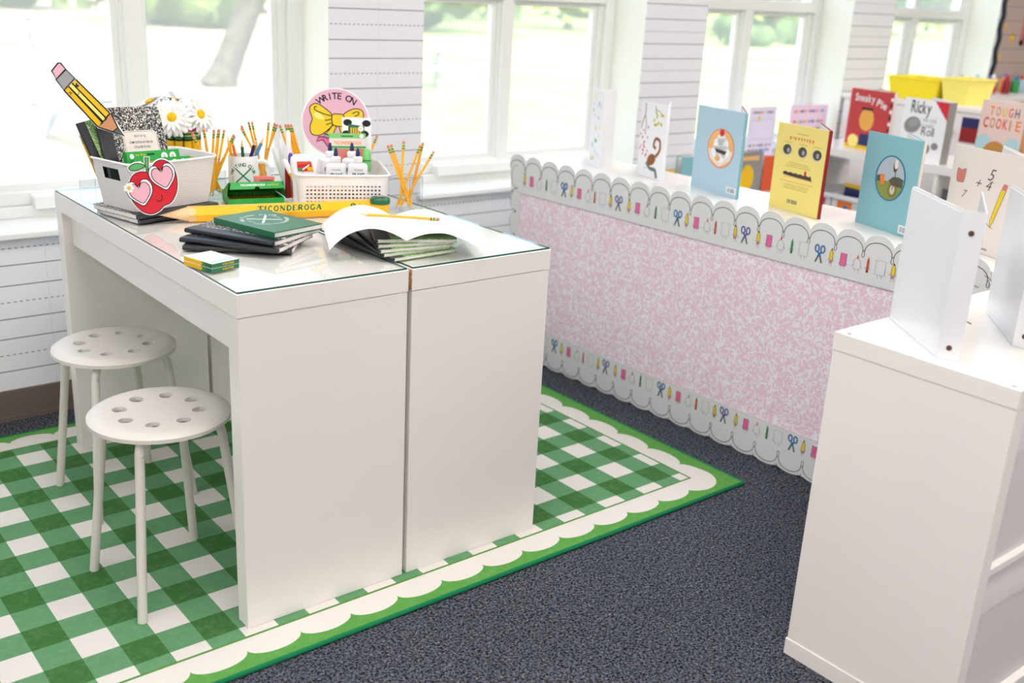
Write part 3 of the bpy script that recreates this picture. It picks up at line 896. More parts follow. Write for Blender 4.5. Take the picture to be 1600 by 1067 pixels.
for k in range(ns):
    c = a0 + PD * (k + .5)
    for zb, sgn in ((.744, 1), (.043, -1)):
        pr.stroke([(c - .0425 * cos(pi * j / 12), zb + sgn * .034 * sin(pi * j / 12) ** .85) for j in range(13)], .0021, 'ink')
        vx = c + PD / 2
        pr.stroke([(vx, zb + sgn * .006), (vx - .0042, zb - sgn * .006), (vx - .0036, zb - sgn * .013), (vx, zb - sgn * .016), (vx + .0036, zb - sgn * .013), (vx + .0042, zb - sgn * .006)], .0018, 'ink', 1, True)
for xo, sg in ((.012, -1), (LB - .012, 1)):
    for k in range(7):
        zc = .760 - PD * (k + .5)
        pr.stroke([(xo + sg * .030 * sin(pi * j / 12) ** .85, zc + .0425 * cos(pi * j / 12)) for j in range(13)], .0016, 'ink')
        pr.ell(xo - sg * .002, zc - PD / 2, .006, .003, 'ink_soft')
pr.rect(0, .6548, LB - .01, .656, 'ink_pale'); pr.rect(0, .1372, LB - .01, .1384, 'ink_pale')
pr.build('doodle_line', bd)
def icon(p, kind, x, z, alt):
    w, L = .0012, 'ink'
    def legs(dx, zb):
        for q in (-dx, dx): p.stroke([(x + q, zb), (x + q * 1.3, zb - .008), (x + q * 1.3 + .003, zb - .008)], w * .7, 'ink_soft')
    def arms(dx, zz):
        for q in (-1, 1): p.stroke([(x + q * dx, zz), (x + q * (dx + .006), zz - .006)], w * .7, 'ink_soft')
    if kind == 'pencil':
        p.shape([(x - .0055, z + .012), (x, z + .026), (x + .0055, z + .012), (x + .0055, z - .014), (x - .0055, z - .014)], 'yellow_print', L, w)
        p.fill([(x - .0028, z + .019), (x, z + .026), (x + .0028, z + .019)], 'ink', 2); p.rect(x - .0055, z - .014, x + .0055, z - .009, 'grey_print', 2)
        p.rect(x - .005, z - .019, x + .005, z - .014, 'eraser_pink', 2); legs(.003, z - .019); arms(.006, z - .006)
    elif kind == 'eraser':
        p.shape([(x - .0095, z + .019), (x + .0095, z + .019), (x + .0095, z - .018), (x - .0095, z - .018)], 'pink_hot', L, w); legs(.004, z - .018); arms(.0095, z - .008)
    elif kind == 'glue':
        p.shape([(x - .011, z - .017), (x + .011, z - .017), (x + .011, z + .005), (x + .004, z + .013), (x - .004, z + .013), (x - .011, z + .005)], 'board_white', 'ink_soft', w * .8)
        p.fill([(x - .0035, z + .014), (x, z + .026), (x + .0035, z + .014)], 'orange_print', 1); legs(.004, z - .017); arms(.011, z - .006)
    elif kind == 'crayon':
        c = 'green_print' if alt else 'orange_print'
        p.shape([(x - .0032, z - .02), (x + .0032, z - .02), (x + .0032, z + .014), (x, z + .026), (x - .0032, z + .014)], c, L, w * .8); arms(.003, z - .004)
        p.rect(x - .0032, z - .016, x + .0032, z - .013, 'ink', 2)
    elif kind == 'paper':
        p.shape([(x - .0155, z - .018), (x + .0155, z - .018), (x + .0155, z + .023), (x - .0155, z + .023)], 'board_white', 'ink_soft', w * .7)
        for q in range(5): p.rect(x - .0125, z - .014 + q * .008, x - .011, z - .0125 + q * .008, 'ink_soft', 2)
        legs(.005, z - .018)
    else:
        c = 'blue_print' if alt else 'violet_print'
        for q in (-1, 1):
            p.stroke([(x + q * .0095 + .0065 * cos(t), z + .015 + .0105 * sin(t)) for t in [2 * pi * j / 14 for j in range(14)]], .0046, 'ink', 0, True); p.stroke([(x + q * .0095 + .0065 * cos(t), z + .015 + .0105 * sin(t)) for t in [2 * pi * j / 14 for j in range(14)]], .0034, c, 1, True)
            p.stroke([(x + q * .006, z + .006), (x - q * .003, z - .007)], .0058, c, 2)
            p.stroke([(x - q * .003, z - .006), (x - q * .0105, z - .026)], .0055, 'mid_grey', 1)
cyc = [('pencil', 1.151), ('eraser', 1.111), ('glue', 1.068), ('crayon', 1.028), ('paper', .987), ('scissors', .932), ('pencil', .892), ('eraser', .852), ('glue', .807), ('crayon', .773), ('paper', .734), ('pencil', .694), ('scissors', .656)]
for zz in (.702, .096):
    for rep in range(4):
        for j, (kd, yy) in enumerate(cyc):
            s_ = 1.21 - (yy - rep * .545) + (0 if zz > .5 else .004)
            if .03 < s_ < LB - .03:
                pi_ = Pr((0, -.003, 0), lift=.0007); icon(pi_, kd, s_, zz + .006, j < 6); pi_.build(kd + '_doodle', bd)

# ================================================================== picture books
def open_book(label, BL, BR, h, cover, spine, sw, ang, draw=None, z=.7705, name='picture_book', cat='book', pages='paper_edge', group=None, pth=.005, cov2=None):
    u = Vector((BR[0] - BL[0], BR[1] - BL[1])); w = u.length
    t = thing(name, label, cat, (BL[0], BL[1], z), atan2(u.y, u.x), group)
    bxo('cover', t, 0, w, 0, .0028, 0, h, cover, .0006)
    mb = MB(); mb.box(w - .001, w + .0018, 0.0, sw, 0, h, spine); mb.build('spine', t)
    M = Matrix.Translation((w, sw - .001, 0)) @ Matrix.Rotation(-ang, 4, 'Z')
    mb = MB(M); mb.box(-w, 0, -.0028, 0, 0, h, cov2 or cover); mb.build('cover', t)
    mb = MB(); n = 8
    mb.add([(.006, .003, .003), (w - .002, .003, .003), (w - .002, .003 + pth, .003), (.006, .003 + pth * .5, .003)] + [(.006, .003, h - .004), (w - .002, .003, h - .004), (w - .002, .003 + pth, h - .004), (.006, .003 + pth * .5, h - .004)],
           [(3, 2, 1, 0), (4, 5, 6, 7), (1, 2, 6, 5), (2, 3, 7, 6), (3, 0, 4, 7)], pages)
    mb.M = M
    mb.add([(-w + .006, -.003, .003), (-.002, -.003, .003), (-.002, -.003 - pth, .003), (-w + .006, -.003 - pth * .5, .003)] + [(-w + .006, -.003, h - .004), (-.002, -.003, h - .004), (-.002, -.003 - pth, h - .004), (-w + .006, -.003 - pth * .5, h - .004)],
           [(0, 1, 2, 3), (7, 6, 5, 4), (1, 5, 6, 2), (2, 6, 7, 3), (3, 7, 4, 0)], pages)
    mb.build('pages', t)
    if draw:
        p = Pr((0, 0, 0)); draw(p, w, h); p.build('cover_print', t)
        if callable(getattr(draw, 'spine', None)): draw.spine(t, w, h)
    return t
def barcode(p, x, y, w, h, l=0, plate=True):
    if plate: p.rect(x, y, x + w, y + h, 'paper_white', l)
    R = random.Random(3); q = x + w * .12
    while q < x + w * .88:
        d = R.uniform(.02, .07) * w; p.rect(q, y + h * .15, q + d, y + h * .85, 'ink_soft', l + 1); q += d + R.uniform(.03, .06) * w
def scribble(p, x, y, w, mt, l=0, th=.0012, seed=1, step=.004, amp=.0012):
    R = random.Random(seed); q = 0; pts = []
    while q < w:
        pts.append((x + q, y + R.uniform(-amp, amp))); q += step * R.uniform(.6, 1.2)
    if len(pts) > 1: p.stroke(pts, th, mt, l)
def d_twig(p, w, h):
    mat('twig_brown', (150, 96, 62), .6, .2); mat('berry', (206, 84, 120), .6, .2); mat('lime_leaf', (214, 210, 70), .6, .2); mat('slate', (110, 122, 124), .6, .2)
    p.stroke(bez([(w * .16, h * .99), (w * .17, h * .84), (w * .10, h * .74), (w * .05, h * .64)], 5), .004, 'twig_brown'); p.stroke(bez([(w * .17, h * .84), (w * .24, h * .70), (w * .22, h * .6)], 5), .003, 'slate')
    p.stroke(bez([(w * .55, h * .97), (w * .58, h * .9), (w * .66, h * .84)], 5), .003, 'twig_brown'); p.stroke(bez([(w * .58, h * .92), (w * .74, h * .9), (w * .78, h * .84)], 5), .002, 'twig_brown')
    R = random.Random(4)
    for k in range(12): p.ell(w * R.uniform(.5, .9), h * R.uniform(.70, .90), .005, .006, 'lime_leaf', 1, 8)
    for k in range(22): p.ell(w * R.uniform(.04, .36), h * R.uniform(.26, .74), .003, .0045, 'berry', 1, 8)
    p.stroke(bez([(w * .36, h * .20), (w * .52, h * .13), (w * .72, h * .12), (w * .80, h * .02)], 6), .013, 'slate', 1)
    p.ell(w * .55, h * .25, w * .17, h * .075, 'twig_brown', 2, 18, .5); p.stroke(bez([(w * .70, h * .30), (w * .84, h * .40), (w * .82, h * .52), (w * .66, h * .54), (w * .60, h * .45), (w * .69, h * .41)], 6), .011, 'twig_brown', 2)
    scribble(p, w * .28, h * .12, w * .12, 'blue_print', 2)
open_book('white picture book with a brown tail and twigs, far left on the pink-backed shelf', (1.960, .815), (1.930, .660), .265, 'paper_white', 'paper_white', .010, rad(38), d_twig)
def d_sundae(p, w, h):
    mat('coral_ring', (222, 116, 90), .5, .3); mat('peach', (240, 186, 120), .5, .3); mat('choc', (70, 58, 52), .5, .3)
    cx, cy = w * .57, h * .54
    p.ell(cx, cy, w * .285, h * .232, 'coral_ring', 0, 32); p.ell(cx, cy, w * .272, h * .221, 'peach', 1, 32)
    p.fill([(cx - w * .262, cy - h * .03), (cx + w * .262, cy - h * .01), (cx + w * .22, cy - h * .12), (cx, cy - h * .215), (cx - w * .2, cy - h * .14)], 'cream', 2)
    for dx, dy, r in ((-.06, .04, .075), (.06, .05, .08), (0, .11, .07), (.10, -.03, .075), (-.10, -.05, .07), (.02, -.07, .09)): p.ell(cx + dx * w, cy + dy * h, r * w * 1.25, r * w * 1.15, 'paper_white', 3, 16)
    p.fill([(cx - w * .12, cy - h * .01), (cx + w * .14, cy - h * .02), (cx + w * .10, cy - h * .065), (cx - w * .08, cy - h * .05)], 'choc', 4)
    p.ell(cx, cy + h * .185, w * .05, w * .05, 'red', 4, 12); p.ell(cx - w * .04, cy - h * .12, w * .06, w * .04, 'peach', 4, 12)
    barcode(p, w * .78, h * .045, w * .2, h * .075, 0)
bk = open_book('light blue picture book with a dessert in an oval, standing on the pink-backed shelf', (1.962, .548), (1.916, .306), .283, 'sky_blue', 'teal_cover', .010, rad(36), d_sundae, cov2='magenta')
def d_yellow(p, w, h):
    mat('olive_ink', (150, 120, 60), .6, .2); mat('photo_dark', (74, 68, 62), .5, .3); mat('photo_light', (206, 198, 180), .5, .3)
    scribble(p, w * .40, h * .905, w * .24, 'olive_ink', 0, .0012)
    R = random.Random(2); q = w * .27
    while q < w * .72:
        d = R.uniform(.03, .06) * w; p.rect(q, h * .835 - R.uniform(0, .004), q + d * .35, h * .862, 'orange_print', 0); p.rect(q, h * .85, q + d * .8, h * .856, 'orange_print', 0); q += d * 1.15
    for k, cx in enumerate((.25, .55, .83)):
        p.ell(w * cx, h * .70, w * .095, h * .066, 'photo_light', 0, 20); p.ell(w * cx + (k - 1) * .002, h * .70 + .002, w * .083, h * .058, 'photo_dark', 1, 18); p.ell(w * cx + .004, h * .70, w * .03, h * .03, 'grey_print', 2, 12)
        scribble(p, w * cx - w * .09, h * .79, w * .18, 'olive_ink', 0, .001, k)
    for k in range(3): scribble(p, w * (.30 - k * .03), h * (.565 - k * .022), w * (.4 + k * .06), 'olive_ink', 0, .001, k + 5)
    pts = [(w * .22, h * .415)] + [(w * (.22 + .05 * k), h * (.445 + .012 * (k % 2))) for k in range(12)] + [(w * .80, h * .40)]
    p.fill(pts, 'choc' if 'choc' in MATS else 'ink', 0); p.ell(w * .66, h * .475, .005, .008, 'red', 1, 10); p.rect(w * .24, h * .395, w * .82, h * .408, 'peach', 0)
    scribble(p, w * .17, h * .345, w * .68, 'orange_print', 0, .0012, 9)
    for k in range(3): scribble(p, w * (.27 - .01 * k), h * (.31 - k * .022), w * .5, 'olive_ink', 0, .001, k + 11)
    barcode(p, w * .34, h * .085, w * .26, h * .065, 0, False)
open_book('yellow picture book with three round photos and a red spine, on the pink-backed shelf', (1.940, .190), (1.900, -.028), .270, 'book_yellow', 'dark_red', .013, rad(36), d_yellow, cov2='dark_red')
def d_teal(p, w, h):
    mat('dusk_sky', (176, 188, 196), .5, .3); mat('field', (132, 146, 72), .5, .3); mat('hedge', (82, 88, 70), .5, .3); mat('ring_blue', (18, 112, 150), .5, .3); mat('rust', (122, 78, 66), .5, .3)
    cx, cy = w * .52, h * .56; a, b2 = w * .245, h * .225
    p.ell(cx, cy, a * 1.10, b2 * 1.06, 'ring_blue', 0, 36); p.ell(cx, cy, a, b2, 'dusk_sky', 1, 36)
    arc = lambda t0, t1, n=14: [(cx + a * cos(t0 + (t1 - t0) * k / n), cy + b2 * sin(t0 + (t1 - t0) * k / n)) for k in range(n + 1)]
    p.fill(arc(pi * 1.05, pi * 1.95), 'field', 2); p.fill([(cx - .1 * a, cy - .12 * b2), (cx + .2 * a, cy + .1 * b2), (cx + .62 * a, cy + .14 * b2), (cx + .98 * a, cy + .06 * b2), (cx + .93 * a, cy - .32 * b2), (cx + .2 * a, cy - .3 * b2)], 'hedge', 3)
    p.fill([(cx - .98 * a, cy + .0 * b2), (cx - .75 * a, cy + .08 * b2), (cx - .7 * a, cy - .2 * b2), (cx - .93 * a, cy - .26 * b2)], 'hedge', 3)
    p.fill([(cx - .72 * a, cy + .12 * b2), (cx - .42 * a, cy + .10 * b2), (cx - .36 * a, cy - .32 * b2), (cx - .62 * a, cy - .36 * b2)], 'orange_pencil', 4)
    p.stroke([(cx + .28 * a + .016 * cos(t), cy - .5 * b2 + .019 * sin(t)) for t in [2 * pi * k / 18 for k in range(18)]], .003, 'rust', 5, True)
    p.ell(cx + .28 * a, cy - .5 * b2, .010, .013, 'photo_light', 4, 14)
    p.stroke([(cx + .28 * a, cy - .5 * b2), (cx + .36 * a, cy + .1 * b2), (cx + .30 * a, cy + .45 * b2)], .0028, 'rust', 6)
    p.ell(cx + .28 * a, cy + .58 * b2, .009, .016, 'hedge', 6, 12); p.ell(cx + .33 * a, cy + .70 * b2, .008, .014, 'cream', 7, 12)
    barcode(p, w * .80, h * .03, w * .18, h * .085, 0)
open_book('teal picture book with a meadow scene in a blue oval, on the pink-backed shelf', (1.986, -.106), (1.918, -.330), .279, 'teal_cover', 'cream', .008, rad(30), d_teal)
def d_sums(p, w, h):
    x, y = w * .14, h * .70
    p.shape(bez([(x - .015, y + .020), (x, y + .017), (x + .015, y + .022), (x + .014, y - .010), (x + .009, y - .016), (x - .009, y - .016), (x - .014, y - .008)], 4, True), 'eraser_pink', 'ink_soft', .001)
    p.text('5', w * .50, h * .72, .045, 'ink_soft', 0, shear=.3); p.text('+ 4', w * .36, h * .62, .040, 'ink_soft', 0, shear=.3); p.text('7', w * .20, h * .50, .030, 'ink_soft', 0, shear=.3); p.rect(w * .52, h * .705, w * .60, h * .708, 'ink_soft')
    p.shape([(w * .70, h * .66), (w * .76, h * .655), (w * .67, h * .33), (w * .64, h * .27), (w * .63, h * .34)], 'yellow_print', 'ink', .001); p.fill([(w * .70, h * .66), (w * .76, h * .655), (w * .775, h * .71), (w * .72, h * .72)], 'eraser_pink', 2)
    p.stroke(bez([(w * .48, h * .42), (w * .55, h * .40), (w * .54, h * .34), (w * .60, h * .30), (w * .68, h * .27)], 6), .0014, 'ink_soft'); barcode(p, w * .47, h * .09, w * .14, h * .045, 0, False)
open_book('cream picture book with sums and a pencil doodle, behind the white binders', (1.990, -.385), (1.910, -.640), .278, 'cream', 'cream', .008, rad(30), d_sums)
def d_pale(p, w, h):
    R = random.Random(8)
    for k in range(26): p.ell(w * R.uniform(.08, .9), h * R.uniform(.08, .92), .006, .008, R.choice(['pale_aqua', 'yellow_pale', 'leaf_print', 'pink_paper', 'lavender']), k % 3, 8)
open_book('pale speckled white book standing at the window end of the pink-backed shelf', (1.945, 1.062), (1.900, .955), .288, 'paper_white', 'bin_white', .014, rad(40), d_pale)

# ================================================================== white binders
def binder(label, BL, SL, sw, h, a2):
    u = Vector((SL[0] - BL[0], SL[1] - BL[1])); w = u.length
    t = thing('ring_binder', label, 'binder', (BL[0], BL[1], .7705), atan2(u.y, u.x), 'white binders on the right front shelf')
    r = .010
    def panel(M, x0, x1, nm):
        mb = MB(M @ BX); o = [(x0 + r, 0)] if x0 == 0 else [(x0, 0)]
        pts = [(x0 + (r if x0 == 0 else 0), 0), (x1, 0), (x1, h)] + ([(x0 + r, h), (x0 + r * .3, h - r * .3), (x0, h - r), (x0, r), (x0 + r * .3, r * .3)] if x0 == 0 else [(x0, h)])
        mb.prism(pts, -.0032, 0, 'vinyl_white'); return mb.build(nm, t)
    c1 = panel(Matrix(), 0, w - .004, 'front_cover')
    for q in ((.006, w - .012, .005, .0062), (.006, w - .012, h - .0062, h - .005)):
        f = MB(BX); f.box(q[0], q[1], q[2], q[3], 0, .0006, 'paper_white'); f.build('pocket_seam', c1)
    Ms = Matrix.Translation((w, 0, 0)) @ Matrix.Rotation(rad(62), 4, 'Z')
    mb = MB(Ms @ BX); mb.prism([(0, 0), (sw, 0), (sw, h), (0, h)], -.0032, 0, 'vinyl_white'); sp = mb.build('spine', t)
    mb = MB(); mb.tube([(w - .002, .001, 0), (w - .002, .001, h)], .0024, 'vinyl_white', 8); mb.build('hinge', t)
    for zz in (h * .085, h * .86):
        rv = MB(Ms @ BX @ Matrix.Translation((sw * .5, zz, 0))); rv.lathe([(.0055, 0), (.005, .0012), (.002, .0022), (.0001, .0018)], 'rivet_bronze', 12); rv.build('rivet', sp)
    e = Ms @ Vector((sw, 0, 0))
    mb = MB(Matrix.Translation(e) @ Matrix.Rotation(pi - a2, 4, 'Z')); mb.box(0, w, -.0032, 0, 0, h, 'vinyl_white'); mb.build('back_cover', t)
    mid = (Ms @ Vector((sw * .5, .01, 0)))
    for zz in (h * .25, h * .5, h * .75):
        rg_ = MB(); rg_.tube([(mid.x - .03 * sin(k * pi / 6), mid.y + .016 * (1 - cos(k * pi / 6)), zz) for k in range(7)], .0015, 'steel', 6); rg_.build('ring', t)
binder('white ring binder standing open nearest the shelf corner, two rivets on its spine', (1.144, -.755), (.985, -.957), .036, .286, rad(22))
binder('white ring binder standing open at the right edge of the picture', (1.391, -.841), (1.197, -1.0), .036, .286, rad(22))

# ================================================================== things on and in the far shelves
def d_red(p, w, h):
    mat('skin_orange', (240, 176, 84), .5, .3)
    p.text('Sneaky', w * .12, h * .80, .046, 'paper_white', 0, width=w * .46, fat=.02); p.text('Pie', w * .62, h * .76, .046, 'paper_white', 0, width=w * .24, rot=-.25, fat=.02)
    p.ell(w * .45, h * .50, w * .17, h * .19, 'skin_orange', 0, 18); p.rect(w * .31, h * .66, w * .57, h * .70, 'ink', 1)
    p.fill([(w * .30, h * .06), (w * .60, h * .06), (w * .55, h * .26), (w * .36, h * .26)], 'navy', 0); p.ell(w * .2, h * .12, w * .13, h * .11, 'yellow_pale', 1, 14); p.rect(0, 0, w * .7, h * .06, 'gold_print', 0)
    for k in range(9): p.rect(w * .94, h * (.06 + k * .10), w * .995, h * (.115 + k * .10), 'ink' if k % 2 else 'paper_white', 0)
open_book('red picture book with an orange figure on the far white shelf', (3.545, .998), (3.50, .745), .270, 'book_red', 'cream', .02, rad(30), d_red)
def d_rock(p, w, h):
    p.text('Ricky', w * .17, h * .77, .075, 'green_box_dark', 0, width=w * .45, fat=.012); p.text('- the rock', w * .42, h * .64, .028, 'rock_grey', 0, width=w * .36); p.text('that couldn\'t', w * .38, h * .55, .026, 'rock_grey', 0, width=w * .36); p.text('Roll', w * .48, h * .42, .052, 'green_box_dark', 0, width=w * .28)
    p.ell(w * .25, h * .56, w * .19, h * .135, 'rock_grey', 1, 20, .3); p.ell(w * .46, h * .21, w * .27, h * .13, 'rock_grey', 1, 20); p.ell(w * .82, h * .27, w * .08, h * .06, 'rock_grey', 1, 14); p.ell(w * .27, h * .60, w * .12, h * .07, 'grey_print', 2, 16, .3)
    p.fill([(w * .68, h * .995), (w * .995, h * .995), (w * .995, h * .70)], 'red', 1)
open_book('white picture book with grey rocks and a red corner on the far white shelf', (3.50, .69), (3.45, .45), .262, 'paper_white', 'rock_grey', .042, rad(25), d_rock)
def d_cookie(p, w, h):
    cols = ['orange_pencil', 'tan_print', 'gold_print', 'orange_print', 'mid_grey']
    for i, ch in enumerate('TOUGH'): p.text(ch, w * (.20 + i * .14), h * .80, .050, cols[i], 0, width=w * .10, fat=.02)
    for i, ch in enumerate('COOKIE'): p.text(ch, w * (.10 + i * .145), h * .62, .058, ['red', 'tan_print', 'orange_print', 'orange_print', 'tan_print', 'orange_pencil'][i], 0, width=w * (.11 if ch != 'I' else .04), fat=.02)
    p.ell(w * .16, h * .40, w * .17, h * .12, 'pale_aqua', 0, 16); p.ell(w * .82, h * .38, w * .18, h * .14, 'pale_aqua', 0, 16); p.ell(w * .46, h * .24, w * .28, h * .20, 'cookie_brown', 1, 24); p.rect(0, 0, w, h * .05, 'pale_aqua', 0)
open_book('blush picture book with coloured capital letters and a brown cookie on the far white shelf', (3.50, .335), (3.46, .125), .290, 'blush', 'tan_print', .03, rad(25), d_cookie)
open_book('yellow-green spined book at the far right of the far white shelf', (3.49, .06), (3.44, -.13), .262, 'ferrule_yellow', 'blush', .02, rad(25))

def label_bin(label, y0, w, z, colr, mark):
    t = thing('toy_bin', label, 'bin', (3.432, y0, z), rad(90), 'plastic bins in the far shelf')
    R0 = MB(); h, d = .165, .30
    for q in ((0, w, 0, .006), (0, w, d - .006, d)): R0.box(q[0], q[1], -q[3], -q[2], 0, h, 'bin_white')
    for q in ((0, .006), (w - .006, w)): R0.box(q[0], q[1], -d + .006, -.006, 0, h, 'bin_white')
    R0.box(.006, w - .006, -d + .006, -.006, 0, .006, 'bin_white')
    R0.v = [(a, -b2 - d, c) for a, b2, c in R0.v]; R0.build('bin_body', t)
    R1 = MB(); R1.box(-.006, w + .006, .0, .012, h - .018, h, 'bin_white'); R1.build('bin_rim', t)
    R2 = MB(); R2.box(.03, w - .03, .0005, .003, .06, h - .025, colr); o = R2.build('bin_label', t)
    R3 = MB(BX); R3.M = Matrix.Rotation(0, 4, 'Z') @ Matrix(((1, 0, 0, 0), (0, 0, 1, 0), (0, 1, 0, 0), (0, 0, 0, 1)))
    R3.prism([(w * .45 + .016 * cos(k * pi / 6), h * .62 + .02 * sin(k * pi / 6)) for k in range(12)], .003, .0036, mark); R3.build('label_picture', o)
# cells of the far shelf start at y = -.58 with a pitch of .34; top row floor z = .393
for lb, y0, w, c, mk in (('white bin with a red picture label in the end cube of the far shelf', .948, .155, 'book_red', 'blue_soft'), ('white bin with an orange picture label in the far shelf, left of the teal book', .802, .138, 'orange_pencil', 'blue_print'), ('white bin with a red label in the second cube of the far shelf', .62, .13, 'book_red', 'navy')):
    label_bin(lb, y0, w, .3935, c, mk)
b3 = MB(); b3.box(0, .12, 0, .02, 0, .055, 'navy'); tb = thing('story_book', 'yellow edged dark blue book lying in the orange-labelled bin of the far shelf', 'book', (3.50, .81, .535), rad(78)); b3.build('cover', tb)
b3 = MB(); b3.box(-.004, .124, .001, .021, .055, .070, 'gold_print'); b3.build('page_edge', tb)
b3 = MB(); b3.box(.02, .1, -.001, .0, .01, .045, 'violet_print'); b3.build('cover_print', tb)
gp = MB(); gp.box(.0, .01, .06, .17, .0, .14, 'mid_grey'); gp.build('panel', thing('grey_folder', 'dark grey folder in the far shelf behind the teal book', 'folder', (3.46, .25, .53)))
MB_ = None

# white cabinet with yellow bins behind the far shelf
cab = thing('storage_cabinet', 'white cabinet standing behind the far shelf under the yellow bins', 'cabinet', (4.22, .62, 0))
bxo('cabinet_body', cab, 0, .42, 0, .86, 0, .93, 'white_laminate', .002); bxo('cabinet_top', cab, -.012, .43, -.01, .87, .9305, .955, 'white_laminate', .002)
for y0 in (.01, .44):
    dr = bxo('cabinet_door', cab, -.018, -.002, y0, y0 + .41, .05, .92, 'white_laminate', .002)
    bxo('handle', dr, -.026, -.0185, y0 + .19, y0 + .22, .80, .84, 'steel')
def ybin(label, y0, w, h, mt):
    t = thing('open_bin', label, 'bin', (4.30, y0, .9555), 0, 'yellow bins on the cabinet')
    b = MB(); d = .22; fl = .02
    lo = [(0, 0), (d, 0), (d, w), (0, w)]; hi = [(-fl, -fl), (d + fl, -fl), (d + fl, w + fl), (-fl, w + fl)]
    b.loft([[(x, y, 0) for x, y in lo], [(x, y, h) for x, y in hi], [(x + (.006 if x < .1 else -.006), y + (.006 if y < .05 else -.006), h) for x, y in hi], [(x + (.006 if x < .1 else -.006), y + (.006 if y < .05 else -.006), .006) for x, y in lo]], mt, True, True, False)
    b.build('bin_body', t)
    r = MB(); r.tube([(x, y, h) for x, y in hi + hi[:1]], .006, mt, 6); r.build('bin_rim', t)
ybin('wide deep yellow open bin on the white cabinet by the last window', 1.000, .255, .105, 'bin_yellow')
mat('bin_lemon', (250, 236, 120), .4, .4)
ybin('narrow pale yellow open bin at the right of the white cabinet top', .835, .118, .122, 'bin_lemon')
bxo('flyer', thing('flyer', 'small red and blue flyer stuck on the white cabinet beside the blush book', 'flyer', (4.198, .62, .74)), 0, .003, .07, .16, .05, .17, 'dark_red')
bxo('flyer_top', bpy.data.objects['flyer'], -.0005, .0028, .07, .16, .12, .17, 'navy')

# counter with standing marker bottles, in front of the bulletin board
ct = thing('window_counter', 'white counter by the bulletin board carrying the row of paint bottles', 'counter', (5.2, 1.19, 0))
bxo('counter_top', ct, -.02, 1.5, -.02, .30, .905, .935, 'white_laminate', .003)
for x0 in (0, .48, .96, 1.42): bxo('counter_side', ct, x0, x0 + .03, 0, .30, 0, .9045, 'white_laminate')
bxo('counter_back', ct, .03, 1.42, .28, .295, 0, .9045, 'mid_grey'); bxo('counter_shelf', ct, .03, 1.42, .02, .28, .55, .57, 'white_laminate')
R = random.Random(12)
cols = [('blue', 'blue_soft'), ('pink', 'pink_hot'), ('white', 'paper_white'), ('pale aqua', 'pale_aqua'), ('navy', 'navy'), ('violet', 'purple'), ('lilac', 'lavender'), ('red', 'red'), ('dark red', 'dark_red'), ('orange', 'orange_pencil'), ('gold', 'gold_print'), ('green', 'green_print'), ('grey', 'grey_print'), ('sky blue', 'sky_blue'), ('blush', 'blush'), ('pale pink', 'pink_light'), ('tan', 'tan_print'), ('mint', 'lime_plastic')]
for k, (cn, cm) in enumerate(cols):
    px = 5.24 + k * .058; hh = R.uniform(.072, .095)
    t = thing('paint_bottle', '%s paint bottle in the row on the counter by the bulletin board' % cn, 'bottle', (px, 1.36 + R.uniform(-.03, .05), .9355), 0, 'paint bottles on the counter')
    b = MB(); b.lathe([(.022, 0), (.024, .004), (.024, hh * .75), (.012, hh), (.010, hh + .004)], cm, 12, cap0=True); b.build('bottle_body', t)
    b = MB(); b.lathe([(.011, hh + .004), (.011, hh + .016), (.004, hh + .028), (.0001, hh + .028)], R.choice(['red', 'blue_print', 'green_print', 'paper_white', cm]), 10); b.build('cap', t)

# low bookcase under the third window with a few upright books
LS, lcw = shelf('cube_shelf', 'low white bookcase under the third window', (2.72, 1.17, 0), 0, 1.44, 4, depth=.30, H=.485)
def d_bear(p, w, h):
    p.ell(w * .42, h * .36, w * .28, h * .34, 'gold_print', 0, 20); p.rect(w * .1, h * .8, w * .85, h * .9, 'peach', 0)
for lb, x0, w, h, m_, dr in (('grey book with a yellow shape, on the low bookcase under the third window', 3.28, .17, .205, 'rock_grey', d_bear), ('blue grey book on the low bookcase beside the second wall column', 2.865, .10, .205, 'teal_cover', None), ('small yellow book on the low bookcase next to the blue grey one', 2.755, .055, .15, 'gold_print', None), ('orange spined book on the low bookcase behind the yellow picture book', 3.485, .10, .175, 'orange_print', None)):
    u0 = (x0, 1.40); open_book(lb, u0, (x0 + w, 1.385), h, m_, m_, .012, rad(20), dr, z=.4855)
# paper signs in acrylic stands on the third window's sill
def d_sign(c1, seed):
    def f(p, w, h):
        R = random.Random(seed); cc = ['red', 'orange_pencil', 'gold_print', 'green_print', 'blue_soft', 'purple', 'pink_hot']
        for row, zz in enumerate((.90, .22, .12) if seed == 1 else (.88, .66, .5)):
            q = w * .1
            while q < w * .86:
                d = R.uniform(.05, .09) * w; p.rect(q, h * zz - .006, q + d, h * zz + .006, R.choice(cc), 0); q += d + w * R.choice([.015, .02, .06])
        if seed == 1:
            p.stroke(bez([(w * .10, h * .34), (w * .4, h * .36), (w * .62, h * .34), (w * .92, h * .37), (w * .93, h * .72), (w * .6, h * .76), (w * .3, h * .72), (w * .12, h * .76), (w * .1, h * .5)], 4), .003, 'ink_pale', 0)
            p.ell(w * .36, h * .78, .012, .01, 'gold_print', 1, 10)
    return f
for lb, x0, x1, m_, sd in (('white paper sign with rainbow letters on the third window sill', 3.545, 3.755, 'lavender', 1), ('pink paper sign with rainbow letters on the third window sill', 3.885, 4.195, 'pink_paper', 2)):
    t = thing('paper_sign', lb, 'sign', (x0, 1.575, .6125), rad(-3))
    bxo('sheet', t, 0, x1 - x0, 0, .002, .018, .272, m_); p = Pr((0, 0, .018)); d_sign(None, sd)(p, x1 - x0, .25); p.build('sheet_print', t)
    bxo('stand', t, .02, x1 - x0 - .02, -.03, .05, 0, .017, 'bin_white')

